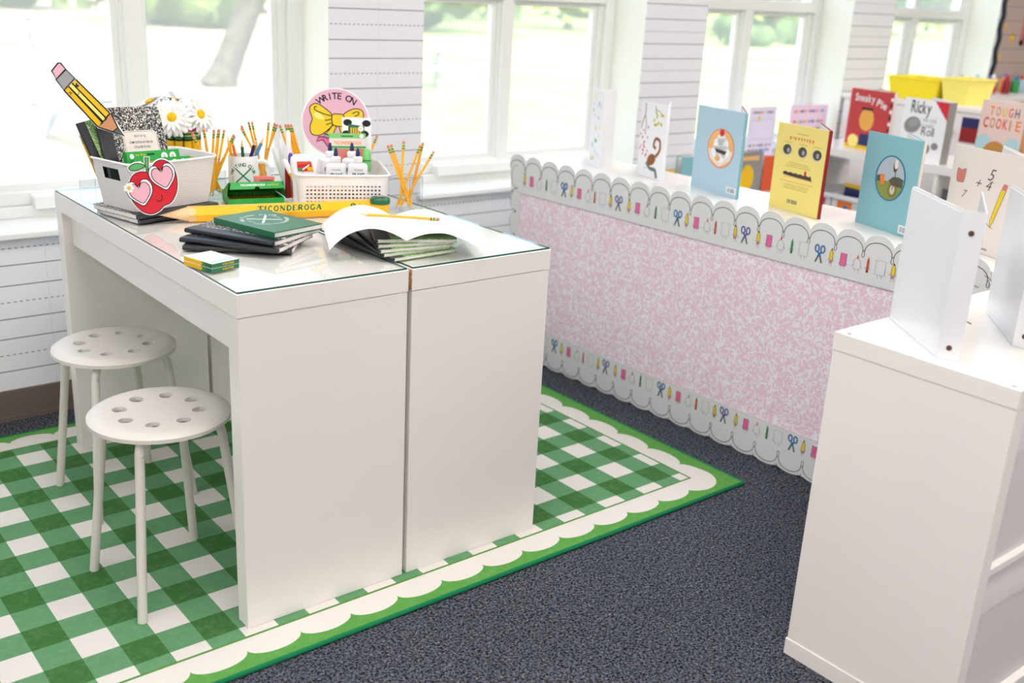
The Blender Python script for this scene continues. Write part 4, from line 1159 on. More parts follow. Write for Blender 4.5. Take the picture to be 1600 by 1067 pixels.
# ================================================================== things on the desks
ZG = .7946
def pose(o, p, R):
    o.matrix_world = Matrix.Translation(p) @ R.to_4x4()
def along(o, base, top):
    """put a thing modelled along +z so that it runs from base towards top"""
    base, top = Vector(base), Vector(top); d = (top - base).normalized()
    pose(o, base, d.to_track_quat('Z', 'Y').to_matrix())

# ---- yellow pencils (shared meshes)
def pencil_proto(L=.19, r=.0037):
    t = thing('yellow_pencil', '', 'pencil')
    b = MB(); b.cyl((0, 0, .018), (0, 0, L - .022), r, r, 'pencil_yellow', 6, True, False); b.build('pencil_body', t)
    b = MB(); b.cyl((0, 0, .004), (0, 0, .018), .0009, r * .96, 'pencil_wood', 8); k = b.build('sharpened_tip', t)
    b = MB(); b.cyl((0, 0, 0), (0, 0, .0045), .0002, .001, 'pencil_lead', 6); b.build('lead', k)
    f = MB()
    for a, c, m_ in ((0, .004, 'ferrule_green'), (.004, .007, 'ferrule_yellow'), (.007, .011, 'ferrule_green'), (.011, .014, 'ferrule_yellow')): f.cyl((0, 0, L - .0225 + a), (0, 0, L - .0225 + c), r * 1.03, r * 1.03, m_, 10, True)
    f.build('ferrule', t)
    e = MB(); e.lathe([(r * .97, L - .009), (r * .97, L - .002), (r * .7, L), (.0001, L)], 'eraser_pink', 10); e.build('eraser', t)
    return t
PEN = pencil_proto(); pen_used = [False]
PGR = {}
def pencil(base, top, label, group):
    o = PEN if not pen_used[0] else dup(PEN)
    pen_used[0] = True; o['label'] = label; o['group'] = group
    along(o, base, top); PGR.setdefault(group, []).append((top[0] * .768 - top[1] * .64, o)); return o

# ---- clear containers
def round_cup(label, x, y, r, h):
    t = thing('clear_cup', label, 'cup', (x, y, ZG))
    b = MB(); b.lathe([(r * .96, .003), (r, h)], 'acrylic', 28); b.lathe([(r * .98, h), (r * 1.02, h + .001), (r * 1.02, h - .002)], 'acrylic_edge', 28); b.build('cup_wall', t)
    b = MB(); b.lathe([(.0001, .003), (r * .96, .003)], 'acrylic', 28); b.lathe([(r * .9, 0), (r * .96, .0), (r * .96, .003)], 'acrylic_edge', 28); b.build('cup_base', t)
def square_cup(label, x, y, a, h, rot, bx=None):
    t = thing('clear_cup', label, 'cup', (x, y, ZG), rot)
    q = a / 2; qy = (bx or a) / 2
    b = MB(); P = [(-q, -qy), (q, -qy), (q, qy), (-q, qy)]
    for i in range(4):
        c, d = P[i], P[(i + 1) % 4]; b.add([(c[0], c[1], 0), (d[0], d[1], 0), (d[0], d[1], h), (c[0], c[1], h)], [(0, 1, 2, 3)], 'acrylic')
        b.tube([(c[0], c[1], 0), (c[0], c[1], h)], .0009, 'acrylic_edge', 6); b.tube([(c[0], c[1], h), (d[0], d[1], h)], .0009, 'acrylic_edge', 6)
    b.build('cup_wall', t)
    b = MB(); b.add([(p[0], p[1], .003) for p in P], [(0, 1, 2, 3)], 'acrylic'); b.build('cup_base', t)
square_cup('clear square cup with six pencils at the right end of the giant pencil', .745, .520, .068, .096, rad(25))
lb, gr = 'yellow pencil standing in the clear square cup beside the green-lidded jar', 'pencils in the clear square cup'
for b_, t_ in zip([(.748, .492), (.758, .498), (.722, .512), (.718, .528), (.762, .535), (.722, .520)], [(.708, .551, .966), (.716, .546, .966), (.741, .529, .972), (.777, .505, .969), (.786, .505, .970), (.808, .488, .952)]):
    pencil((b_[0], b_[1], ZG + .005), t_, lb, gr)
round_cup('clear round cup of pencils between the flower vase and the mug', .352, .905, .036, .115)
lb, gr = 'yellow pencil standing in the clear round cup between vase and mug', 'pencils in the clear round cup by the mug'
for k, t_ in enumerate([(.300, .912, .972), (.306, .915, .984), (.330, .904, .995), (.352, .902, 1.004), (.372, .895, 1.006), (.378, .886, .999), (.388, .888, .996), (.408, .885, .990), (.421, .890, .982)]):
    a = .9 * k; dx = (.352 - t_[0]) * .4; pencil((.352 + dx + .008 * cos(a), .905 + .016 * sin(a), ZG + .005), (t_[0], t_[1] + .02 * sin(a * 1.7), t_[2]), lb, gr)
round_cup('clear round cup of pencils behind the mug handle', .556, 1.020, .038, .115)
lb, gr = 'yellow pencil standing in the clear round cup behind the mug handle', 'pencils in the clear cup behind the mug'
for k, t_ in enumerate([(.497, 1.032, .972), (.501, 1.03, .982), (.522, 1.02, .992), (.528, 1.019, .984), (.566, .999, .986), (.586, .999, .981), (.597, .994, .972)]):
    a = 1.1 * k; pencil((.556 + (.556 - t_[0]) * .45 + .006 * cos(a), 1.020 + .018 * sin(a), ZG + .005), (t_[0], t_[1] + .015 * sin(a), t_[2]), lb, gr)
square_cup('clear acrylic bin with pencils behind the left end of the woven basket', .068, .975, .085, .115, rad(10))
lb, gr = 'yellow pencil leaning in the clear acrylic bin at the far left of the desk', 'pencils in the acrylic bin at the far left'
for k, t_ in enumerate([(.012, .955, .985), (.016, .948, .998), (.026, .952, .988)]): pencil((.078 + .008 * k, .975, ZG + .005), t_, lb, gr)

# ---- composition notebooks
def comp(name, label, cat, cover, tape, w=.19, h=.247, t=.0105, group=None, card=None, tw=.034):
    """standing frame: x = width from the spine, z = height, front cover at y = -t"""
    r = thing(name, label, cat, (0, 0, 0), 0, group)
    def rr(x0, x1, z0, z1, q): return [(x0, z0), (x1 - q, z0), (x1 - q * .3, z0 + q * .3), (x1, z0 + q), (x1, z1 - q), (x1 - q * .3, z1 - q * .3), (x1 - q, z1), (x0, z1)]
    c = MB(BX); c.prism(rr(.0008, w, 0, h, .008), t - .0010, t, cover); c.prism(rr(.0008, w, 0, h, .008), 0, .0010, cover); c.build('cover', r)
    p = MB(BX); p.prism(rr(.002, w - .0012, .0008, h - .0008, .008), .0010, t - .0010, 'paper_edge'); p.build('pages', r)
    s = MB(BX)
    if tape:
        s.prism([(0, 0), (tw, 0), (tw, h), (0, h)], t, t + .0003, tape); s.prism([(0, 0), (tw, 0), (tw, h), (0, h)], -.0003, 0, tape)
        s.M = Matrix(); s.tube([(.0005, -t / 2 , 0), (.0005, -t / 2, h)], t / 2 + .0003, tape, 12); s.build('spine_tape', r)
    if card: card(r, w, h, t)
    return r
def enva(r, w, h, t):
    p = Pr((0, -t, 0), lift=.0004)
    x0, x1, z0, z1, q = .060, .165, .105, .185, .012
    o = lambda i: [(x0 + i + q, z0 + i), (x1 - i - q, z0 + i), (x1 - i - q * .3, z0 + i + q * .3), (x1 - i, z0 + i + q), (x1 - i, z1 - i - q), (x1 - i - q * .3, z1 - i - q * .3), (x1 - i - q, z1 - i), (x0 + i + q, z1 - i), (x0 + i + q * .3, z1 - i - q * .3), (x0 + i, z1 - i - q), (x0 + i, z0 + i + q), (x0 + i + q * .3, z0 + i + q * .3)]
    p.fill(o(0), 'cream'); p.stroke(o(.003), .0008, 'ink', 1, True)
    cx = (x0 + x1) / 2
    p.text('enva', cx, z1 - .018, .014, 'ink_soft', 1, width=.036, center=True); p.rect(x0 + .018, z1 - .0225, x1 - .018, z1 - .022, 'ink_pale', 1)
    p.text('COMPOSITION NOTEBOOK', cx, z1 - .034, .0085, 'ink', 1, width=.072, center=True, fat=.02); p.text('COLLEGE RULED', cx, z1 - .046, .0085, 'ink', 1, width=.050, center=True, fat=.02)
    for k in range(3): p.rect(x0 + .013, z1 - .056 - k * .0095, x1 - .013, z1 - .0555 - k * .0095, 'ink_soft', 1)
    p.build('cover_label', r)
FLAT = lambda phi: Matrix.Rotation(phi, 3, 'Z') @ Matrix.Rotation(-pi / 2, 3, 'X')
# stack of black notebooks with the green book on top
z = ZG + .0004
for lb, S1, ph in (('black marbled composition notebook at the bottom of the stack under the green book', (.241, .225), 53.), ('black marbled composition notebook in the middle of the stack under the green book', (.197, .205), 36.4), ('black marbled composition notebook directly under the green hardcover book', (.195, .224), 27.8)):
    o = comp('composition_notebook', lb, 'notebook', 'marble_black', 'black_cover', group='black notebooks in the desk stack'); pose(o, (S1[0], S1[1], z), FLAT(rad(ph))); z += .0115
def hardcover(name, label, w, h, t, cm, draw):
    r = thing(name, label, 'book')
    c = MB(BX); c.prism([(0, 0), (w, 0), (w, h), (0, h)], t - .0022, t, cm); c.prism([(0, 0), (w, 0), (w, h), (0, h)], 0, .0022, cm); c.build('cover', r)
    c = MB(BX); c.prism([(0, 0), (.0022, 0), (.0022, h), (0, h)], .0022, t - .0022, cm); c.build('spine', r)
    c = MB(BX); c.prism([(.003, .003), (w - .004, .003), (w - .004, h - .003), (.003, h - .003)], .0022, t - .0022, 'paper_edge'); c.build('pages', r)
    p = Pr((0, -t, 0), lift=.0003); draw(p, w, h); p.build('cover_print', r); return r
def d_club(p, w, h):
    cx, cy = w * .50, h * .56; m_ = 'paper_white'
    p.arc('WRITING CLUB', cx, cy, .048, rad(160), rad(20), .014, m_); p.arc('PROUDLY', cx, cy, .056, rad(205), rad(255), .010, m_, 0, True); p.arc('TICONDEROGA', cx, cy, .058, rad(262), rad(342), .012, m_, 0, True)
    for a in (rad(45), rad(135)):
        dx, dy = cos(a), sin(a); p.stroke([(cx - dx * .042, cy - dy * .042), (cx + dx * .042, cy + dy * .042)], .006, m_, 1)
    p.stroke([(cx + .040 * cos(t), cy + .040 * sin(t)) for t in [rad(-20 + k * 10) for k in range(5)]], .0015, m_); p.stroke([(cx + .040 * cos(t), cy + .040 * sin(t)) for t in [rad(160 + k * 10) for k in range(5)]], .0015, m_)
o = hardcover('hardcover_book', 'green hardcover book with white circular lettering on top of black notebooks', .150, .214, .0145, 'green_cover', d_club); pose(o, (.21, .25, z), FLAT(rad(14.6)))
# three black notebooks under the woven basket
z = ZG + .0004
for lb, S1, ph in (('black marbled composition notebook lowest under the woven basket', (.290, .724), 104.), ('black marbled composition notebook in the middle under the woven basket', (.284, .727), 105.5)):
    o = comp('composition_notebook', lb, 'notebook', 'marble_black', 'black_cover', t=.0115, group='black notebooks under the basket'); pose(o, (S1[0], S1[1], z), FLAT(rad(ph))); z += .0124
# fan of green notebooks
FL = [(.410, .060), (.393, .078), (.387, .083), (.390, .099), (.397, .113)]
z = ZG + .0004
for k, (lb, F, ph) in enumerate((('green marbled composition notebook at the bottom of the fanned pile', FL[0], 3), ('green marbled composition notebook second from the bottom of the fanned pile', FL[1], -1.5), ('green marbled composition notebook in the middle of the fanned pile', FL[2], -8), ('green marbled composition notebook second from the top of the fanned pile', FL[3], -16), ('green marbled composition notebook on top of the pile below the open book', FL[4], -26))):
    o = comp('composition_notebook', lb, 'notebook', 'marble_green', 'black_cover', t=.0078, group='green notebooks in the fanned pile'); pose(o, (F[0], F[1], z), FLAT(rad(ph))); z += .0085
# ---- open blank book, pages arching over the pile
ob = thing('open_blank_book', 'open white blank book arching over the pile of green notebooks', 'book', (.446, .062, 0), rad(-25.5))
zv = z + .0015
def lay(side, dz, ends):
    prof = bez([(0, zv + dz)] + [(side * a, b2 + dz) for a, b2 in ends], 6); return prof
EL = [(.018, .850), (.048, .863), (.085, .868), (.125, .858), (.155, .838), (.174, .819)]
ER = [(.018, .847), (.050, .856), (.090, .856), (.130, .843), (.165, .825), (.184, .813)]
for nm, side, ee in (('left_pages', -1, EL), ('right_pages', 1, ER)):
    for lay_i, (d0, d1, nm2, mm, inset) in enumerate(((0, .0006, 'cover', 'paper_white', 0), (.0007, .0036, nm, 'paper_white', .002))):
        A = lay(side, d0, ee); B = lay(side, d1, ee); n = len(A); y0, y1 = inset, .250 - inset
        mb = MB(); vs = [(a[0], y0, a[1]) for a in A] + [(a[0], y1, a[1]) for a in A] + [(a[0], y0, a[1]) for a in B] + [(a[0], y1, a[1]) for a in B]
        fs = []
        for i in range(n - 1):
            fs += [(i, n + i, n + i + 1, i + 1), (2 * n + i, 2 * n + i + 1, 3 * n + i + 1, 3 * n + i), (i, i + 1, 2 * n + i + 1, 2 * n + i), (n + i, 3 * n + i, 3 * n + i + 1, n + i + 1)]
        fs += [(n - 1, 2 * n - 1, 4 * n - 1, 3 * n - 1)]
        if side < 0: fs = [f[::-1] for f in fs]
        mb.add(vs, fs, mm, True); mb.build(nm2, ob)
# pencil lying across the open book
M_ = Matrix.Translation((.446, .062, 0)) @ Matrix.Rotation(rad(-25.5), 4, 'Z')
pencil(M_ @ Vector((-.094, .118, .8764)), M_ @ Vector((.094, .118, .8640)), 'yellow pencil lying across the pages of the open blank book', 'pencils lying loose')

# ---- giant pencil
GA = atan2(-.147, .589)
gp = thing('giant_pencil', 'oversized yellow wooden display pencil lying across both desks', 'pencil', (.101, .668, ZG), GA)
ap = .0182; Rr = ap / cos(pi / 6)
def hexr(x, r, off=0.0): return [(x, r * cos(pi / 3 * k), ap + r * sin(pi / 3 * k)) for k in range(6)]
b = MB(); b.loft([hexr(.072, Rr), hexr(.560, Rr)], 'big_yellow', True, True, False); b.build('pencil_body', gp)
b = MB(); n = 24
cir = lambda x, r: [(x, r * cos(2 * pi * k / n), ap + r * sin(2 * pi * k / n)) for k in range(n)]
b.loft([cir(.006, .0012), cir(.070, ap * .97), cir(.090, ap * 1.0)], 'pencil_wood', True, True); b.build('sharpened_tip', gp)
b = MB(); b.loft([cir(.0, .0002), cir(.0065, .0013)], 'pencil_wood', True, True); b.build('lead_point', gp)
# wood scallops biting into the paint: one tongue per face
sc_ = MB()
for k in range(6):
    a0_, a1_ = Vector(hexr(0, Rr)[k]), Vector(hexr(0, Rr)[(k + 1) % 6]); nn_ = ((a0_ + a1_) / 2 - Vector((0, 0, ap))).normalized()
    pts = [(.0718 , 0.02), (.0718, .98)] + [(.0718 + .020 * sin(pi * j / 8) ** .7, .5 + .48 * cos(pi * j / 8)) for j in range(1, 8)]
    vs = [tuple(a0_.lerp(a1_, q) + nn_ * .0003 + Vector((x, 0, 0))) for x, q in pts]; sc_.add(vs, [tuple(range(len(vs)))], 'pencil_wood')
sc_.build('carved_scallop', gp)
b = MB(); b.cyl((.5602, 0, ap), (.590, 0, ap), Rr * .96, Rr * .96, 'ferrule_green', 18); b.build('ferrule', gp)
# serif capitals on the upper front face
SER = {'T': [(0, 7, 6, 7, 1), (3, 0, 3, 7, 2), (0, 5.6, 0, 7, .8), (6, 5.6, 6, 7, .8), (1.6, 0, 4.4, 0, .6)], 'I': [(1.5, 0, 1.5, 7, 2), (0, 7, 3, 7, .6), (0, 0, 3, 0, .6)], 'N': [(.8, 0, .8, 7, .9), (.8, 7, 5.6, 0, 2), (5.6, 0, 5.6, 7, .9), (0, 7, 2, 7, .6), (4.6, 7, 6.6, 7, .6), (0, 0, 1.8, 0, .6)],
       'E': [(1, 0, 1, 7, 2), (0, 7, 5, 7, .7), (0, 0, 5.2, 0, .7), (1, 3.6, 3.8, 3.6, .7), (5, 5.6, 5, 7, .7), (5.2, 0, 5.2, 1.6, .7)], 'A': [(.6, 0, 3.2, 7, .9), (3.2, 7, 5.8, 0, 2), (1.6, 2.4, 4.6, 2.4, .7), (0, 0, 1.6, 0, .6), (4.8, 0, 6.8, 0, .6)],
       'D': [(1, 0, 1, 7, 2), 'D'], 'R': [(1, 0, 1, 7, 2), (0, 0, 2.2, 0, .6), (2.8, 3.4, 5.6, 0, 1.9), 'R'], 'C': ['C'], 'O': ['O'], 'G': ['C', (5.2, .6, 5.2, 3, 1.8), (3.8, 3, 6, 3, .6)]}
def serif(p, txt, x, z, size, mt, sl=.18, wid=None):
    k = size / 7.0
    W = {'T': 6, 'I': 3, 'C': 5.6, 'O': 6.2, 'N': 6.6, 'D': 6, 'E': 5.3, 'R': 6, 'G': 6, 'A': 6.8}
    tot = sum(W[c] + 1.5 for c in txt) * k; sx = (wid / tot) if wid else 1.0
    for ch in txt:
        for s in SER[ch]:
            def tf(a, b2): return (x + (a + b2 * sl) * k * sx, z + b2 * k)
            if isinstance(s, tuple): p.stroke([tf(s[0], s[1]), tf(s[2], s[3])], s[4] * 1.15 * k, mt)
            else:
                if s == 'O': arc = [(3.1 + 2.4 * cos(t), 3.5 + 3.2 * sin(t)) for t in [2 * pi * j / 18 for j in range(19)]]
                elif s == 'C': arc = [(3.2 + 2.5 * cos(t), 3.5 + 3.2 * sin(t)) for t in [rad(45 + 270 * j / 14) for j in range(15)]]
                elif s == 'D': arc = [(1, 7)] + [(2.2 + 3.2 * cos(t), 3.5 + 3.3 * sin(t)) for t in [rad(80 - 160 * j / 12) for j in range(13)]] + [(1, 0)]
                else: arc = [(1, 7)] + [(2.6 + 2.3 * cos(t), 5.2 + 1.7 * sin(t)) for t in [rad(80 - 160 * j / 9) for j in range(10)]] + [(1, 3.5)]
                p.stroke([tf(*q) for q in arc], 1.75 * k, mt)
        x += (W[ch] + 1.5) * k * sx
# face between directions (cos 60) ... : upper front face, y negative side
fA, fB = Vector((0, -Rr, ap)), Vector((0, -Rr * .5, ap + Rr * sin(pi / 3)))
pv = (fB - fA).normalized()
p = Pr(fA, (1, 0, 0), pv, lift=.0004)
serif(p, 'TICONDEROGA', .245, .0035, .0142, 'green_ink', .18, .172)
p.fill([(.502 + .0085 * cos(pi / 3 * k + .5), .0108 + .0075 * sin(pi / 3 * k + .5)) for k in range(6)], 'green_ink'); p.text('2', .4985, .0068, .011, 'big_yellow', 1, fat=.02)
for zz in (.0125, .0075): p.rect(.518, zz, .524, zz + .0016, 'green_ink')
p.build('printed_name', gp)

# ---- jar with green lid
jr = thing('pencil_sharpener_jar', 'small yellow jar with a green lid by the square cup', 'jar', (.658, .514, ZG))
b = MB(); b.lathe([(.023, 0), (.025, .002), (.025, .032), (.022, .034)], 'big_yellow', 24, cap0=True); b.build('jar_body', jr)
b = MB(); b.lathe([(.0268, .031), (.0276, .034), (.0276, .043), (.024, .047), (.0001, .0475)], 'green_cover', 28); b.lathe([(.0276, .031), (.0268, .031)], 'green_cover', 28); l_ = b.build('jar_lid', jr)
b = MB(); b.box(-.012, .012, -.006, .006, .0475, .0505, 'steel', .001); b.build('blade_block', l_)

# ---- crayon boxes
def crayons(label, z, dx):
    t = thing('crayon_box', label, 'box', (.018 + dx, .155 + dx, z), atan2(.017, .068), 'crayon boxes on the desk')
    w, d, h = .071, .096, .0098
    bxo('box_body', t, 0, w, 0, d, 0, h, 'paper_white', .0004)
    p = Pr((0, 0, 0), (1, 0, 0), (0, 0, 1), .0002); p.rect(0, 0, w, h, 'green_cover'); p.text('4 CRAYONS', w * .38, h * .28, .0062, 'gold_print', 1, width=w * .42, fat=.03); p.build('end_print', t)
    p = Pr((0, d, 0), (0, -1, 0), (0, 0, 1), .0002); p.rect(0, 0, d * .60, h, 'gold_print'); p.rect(d * .60, 0, d, h, 'green_cover'); p.fill([(d * .60, h), (d * .68, h * .5), (d * .60, 0)], 'gold_print', 1); p.fill([(d * .64, h), (d * .72, h * .5), (d * .64, 0), (d * .70, 0), (d * .79, h * .5), (d * .70, h)], 'green_print', 1); p.build('side_print', t)
    p = Pr((0, 0, h), (1, 0, 0), (0, 1, 0), .0002)
    for k in range(4): p.rect(.010 + k * .014, .03, .018 + k * .014, .08, 'bin_white', 0)
    p.rect(.006, .006, w - .006, .022, 'pale_aqua', 0); p.build('top_print', t)
crayons('lower of two stacked small crayon boxes at the left desk edge', ZG + .0003, 0)
crayons('upper of two stacked small crayon boxes at the left desk edge', ZG + .0105, .001)

# ---- baskets
def basket_wall(L, W, h, flare, r, us_x, us_y, vs, skip, th=.0022, mt='basket_white'):
    """closed rounded-rectangle wall with openings; us_* = breakpoints along the straight sides, skip(side, u, v)"""
    per = []
    a, b2 = L / 2 - r, W / 2 - r
    def side(k, br, fn):
        for i, q in enumerate(br): per.append((fn(q), k, q))
    def corner(cx, cy, t0):
        for j in range(1, 5):
            t = t0 + pi / 2 * j / 5; per.append(((cx + r * cos(t), cy + r * sin(t), cos(t), sin(t)), -1, 0))
    side(0, us_x, lambda q: (q, -W / 2, 0, -1)); corner(a, -b2, -pi / 2)
    side(1, us_y, lambda q: (L / 2, q, 1, 0)); corner(a, b2, 0)
    side(2, us_x, lambda q: (-q, W / 2, 0, 1)); corner(-a, b2, pi / 2)
    side(3, us_y, lambda q: (-L / 2, -q, -1, 0)); corner(-a, -b2, pi)
    n = len(per); m_ = len(vs)
    def pos(i, z, inn): (x, y, nx, ny) = per[i % n][0]; k = flare * z / h - inn; return (x + nx * k, y + ny * k, z)
    V = [pos(i, z, 0) for z in vs for i in range(n)] + [pos(i, z, th) for z in vs for i in range(n)]
    O = n * m_; F = []
    def hole(i, j):
        if j < 0 or j >= m_ - 1: return True
        i %= n; p0, p1 = per[i], per[(i + 1) % n]
        if p0[1] < 0 or p1[1] != p0[1]: return False
        return skip(p0[1], (p0[2] + p1[2]) / 2, (vs[j] + vs[j + 1]) / 2)
    for j in range(m_ - 1):
        for i in range(n):
            if hole(i, j): continue
            q = (j * n + i, j * n + (i + 1) % n, (j + 1) * n + (i + 1) % n, (j + 1) * n + i)
            F.append(q); F.append(tuple(O + k for k in q[::-1]))
            if hole(i, j - 1): F.append((q[1], q[0], O + q[0], O + q[1]))
            if hole(i, j + 1): F.append((q[3], q[2], O + q[2], O + q[3]))
            if hole(i - 1, j): F.append((q[0], q[3], O + q[3], O + q[0]))
            if hole(i + 1, j): F.append((q[2], q[1], O + q[1], O + q[2]))
    mb = MB(); mb.add(V, F, mt)
    rim = [pos(i, h, -.001) for i in range(n)]; bot = [pos(i, vs[0], .001) for i in range(n)]
    return mb, rim, bot
def basket(name, label, loc, rot, L, W, h, flare, us_x, us_y, vs, skip, mt):
    t = thing(name, label, 'basket', loc, rot)
    mb, rim, bot = basket_wall(L, W, h, flare, .016, us_x, us_y, vs, skip, mt=mt); mb.build('basket_wall', t)
    r = MB(); r.tube(rim + rim[:1], .0032, 'basket_white', 8); r.build('rim', t)
    f = MB(); f.add([(p_[0], p_[1], .0015) for p_ in bot], [tuple(range(len(bot)))], 'basket_white'); f.build('basket_floor', t)
    return t
ZB = ZG + .0256
BK1 = Vector((.146, .790, ZB)); BR1 = rad(15.5)
basket('woven_basket', 'white woven plastic basket of notebooks with the red apple cutout', BK1, BR1, .230, .150, .121, .021, [-.099, 0, .099], [-.059, -.034, .034, .059], [0, .03, .074, .104, .121], lambda s, u, v: s in (1, 3) and abs(u) < .034 and .074 < v < .104, 'woven_plastic')
BK2 = Vector((.640, .702, ZG + .0003)); BR2 = rad(-24.6)
hx = [-.104]
for k in range(20): c = -.0975 + k * .01026; hx += [c - .0027, c + .0027]
hx += [.104]
hy = [-.109]
for k in range(20): c = -.0975 + k * .01026; hy += [c - .0027, c + .0027]
hy += [.109]
hv = [0]
for k in range(6): c = .016 + k * .0106; hv += [c - .0024, c + .0024]
hv += [.099]
def inhole(s, u, v):
    a = ((u + .0975) / .01026 + .5) % 1 - .5; b2 = ((v - .016) / .0106 + .5) % 1 - .5
    return abs(a) < .27 and abs(b2) < .23 and -.101 < u < .101 and .012 < v < .072
basket('perforated_basket', 'white plastic basket with rows of small holes, filled with glue and markers', BK2, BR2, .236, .250, .099, .008, hx, hy, hv, inhole, 'basket_white')

# ---- contents of the woven basket
def card_pose(o, p, yaw, lean, roll): pose(o, p, Matrix.Rotation(yaw, 3, 'Z') @ Matrix.Rotation(-lean, 3, 'X') @ Matrix.Rotation(-roll, 3, 'Y'))
o = comp('composition_notebook', 'black marbled composition notebook with a cream label, standing in the woven basket', 'notebook', 'marble_black', 'black_cover', card=enva)
card_pose(o, (.034, .781, .8245), rad(16.4), rad(20), rad(-2.5))
o = comp('composition_notebook', 'green marbled notebook with black spine leaning left in the woven basket', 'notebook', 'marble_green', 'black_cover', w=.17, h=.212, tw=.018)
card_pose(o, (.031, .798, .8245), rad(17), rad(21), rad(9))
def pbox(label, p, yaw, lean, roll, w, h, d=.018):
    t = thing('pencil_box', label, 'box', (0, 0, 0), 0, 'green pencil boxes in the woven basket')
    bxo('box_body', t, 0, w, -d, 0, 0, h, 'green_box', .0006)
    pr_ = Pr((0, -d, 0), lift=.0003)
    for k in range(2): pr_.ell(w * .86 - k * .026, h - .016, .010, .010, 'paper_white', 0, 18); pr_.text('12', w * .86 - k * .026, h - .020, .010, 'green_box_dark', 1, center=True)
    pr_.ell(.014, h - .012, .007, .007, 'paper_white', 0, 6); pr_.text('my first', .026, h - .012, .010, 'yellow_print', 0, width=.03); pr_.rect(.06, h - .011, .082, h - .007, 'green_box_dark')
    for k in range(4): pr_.rect(.10, h * .25 + k * .012, .14, h * .25 + k * .012 + .006, 'gold_print' if k % 2 == 0 else 'ink')
    pr_.build('box_print', t); card_pose(t, p, yaw, lean, roll)
pbox('green pencil box standing farther back in the woven basket', (.068, .765, .838), rad(16), rad(14), rad(-2), .160, .118)
pbox('green pencil box standing in front in the woven basket', (.074, .738, .838), rad(15), rad(12), rad(-2), .168, .104)
# ---- flat cutouts
def cutout(name, label, cat, center, yaw, lean, outline, draw, thick=.003):
    t = thing(name, label, cat)
    b = MB(BX); b.prism(outline, -thick, 0, 'paper_white'); b.build('board', t)
    p = Pr((0, 0, 0), lift=.0003); draw(p); p.build('board_print', t)
    card_pose(t, center, yaw, lean, 0); return t
def grow(pts, d):
    c = Vector((sum(p[0] for p in pts) / len(pts), sum(p[1] for p in pts) / len(pts))); n = len(pts); out = []
    ar = sum(pts[i - 1][0] * pts[i][1] - pts[i][0] * pts[i - 1][1] for i in range(n))
    for i in range(n):
        a, b2 = Vector(pts[i - 1]), Vector(pts[(i + 1) % n]); e = (b2 - a).normalized(); q = Vector((e.y, -e.x)) * (1 if ar > 0 else -1)
        out.append((pts[i][0] + q.x * d, pts[i][1] + q.y * d))
    return out
# apple (drawn in picture units, 8.536 per pixel, scaled to metres)
ka = .001685 / 8.536
A = lambda pts: [((x - 470) * ka, (560 - y) * ka) for x, y in pts]
apple = A(bez([(410, 385), (470, 320), (520, 265), (590, 245), (660, 275), (720, 350), (748, 480), (740, 620), (690, 740), (630, 805), (570, 825), (500, 890), (410, 925), (320, 900), (250, 830), (190, 730), (165, 620), (190, 500), (240, 420), (320, 385)], 4, True))
leaf = A(bez([(192, 330), (240, 290), (310, 277), (385, 312), (340, 345), (270, 368), (215, 362)], 4, True))
stem = A([(392, 205), (436, 210), (424, 290), (414, 390), (395, 390), (388, 300)])
heart = lambda cx, cy, w, h, rot: A([(cx + (a * cos(rot) - b2 * sin(rot)) , cy + (a * sin(rot) + b2 * cos(rot))) for a, b2 in bez([(0, -h * .26), (-w * .16, -h * .47), (-w * .38, -h * .45), (-w * .5, -h * .22), (-w * .44, h * .08), (-w * .2, h * .36), (0, h * .5), (w * .2, h * .36), (w * .44, h * .08), (w * .5, -h * .22), (w * .38, -h * .45), (w * .16, -h * .47)], 4, True)])
body_out = grow(apple, .0034)
def d_apple(p):
    w = .0018
    p.fill(grow(leaf, .0032), 'paper_white', 0); p.fill(grow(stem, .0032), 'paper_white', 0)
    p.shape(apple, 'red', 'ink', w, 1); p.shape(leaf, 'leaf_print', 'ink', w, 2); p.shape(stem, 'leaf_print', 'ink', w, 3)
    for cx, cy, r_ in ((300, 650, .12), (585, 460, .10)):
        p.shape(heart(cx, cy, 316, 330, -.30 + r_), 'paper_white', 'ink', w, 5); p.shape(heart(cx, cy, 250, 262, -.30 + r_), 'pink_light', 'ink', w, 7)
    p.stroke(A(bez([(545, 685), (550, 730), (520, 768), (480, 745)], 5)), .0018, 'ink', 8)
    for k in range(7): p.ell(*A([(168 + 42 * cos(k * .9), 580 + 44 * sin(k * .9))])[0], .0042, .0042, 'daisy_white', 9, 10)
    p.ell(*A([(168, 580)])[0], .0042, .0042, 'gold_print', 10, 12)
ac = thing('apple_cutout', 'red apple cutout wearing pink heart glasses on the woven basket corner', 'cutout')
b = MB(BX); b.prism(body_out, -.003, 0, 'paper_white'); b.build('board', ac)
b = MB(BX); b.prism(grow(leaf, .0032), -.003, -.0002, 'paper_white'); b.prism(grow(stem, .0032), -.003, -.0004, 'paper_white'); b.build('leaf_board', ac)
p = Pr((0, 0, 0), lift=.0003); d_apple(p); p.build('board_print', ac)
card_pose(ac, (.0885, .650, .893), rad(-20), rad(-2), rad(2))
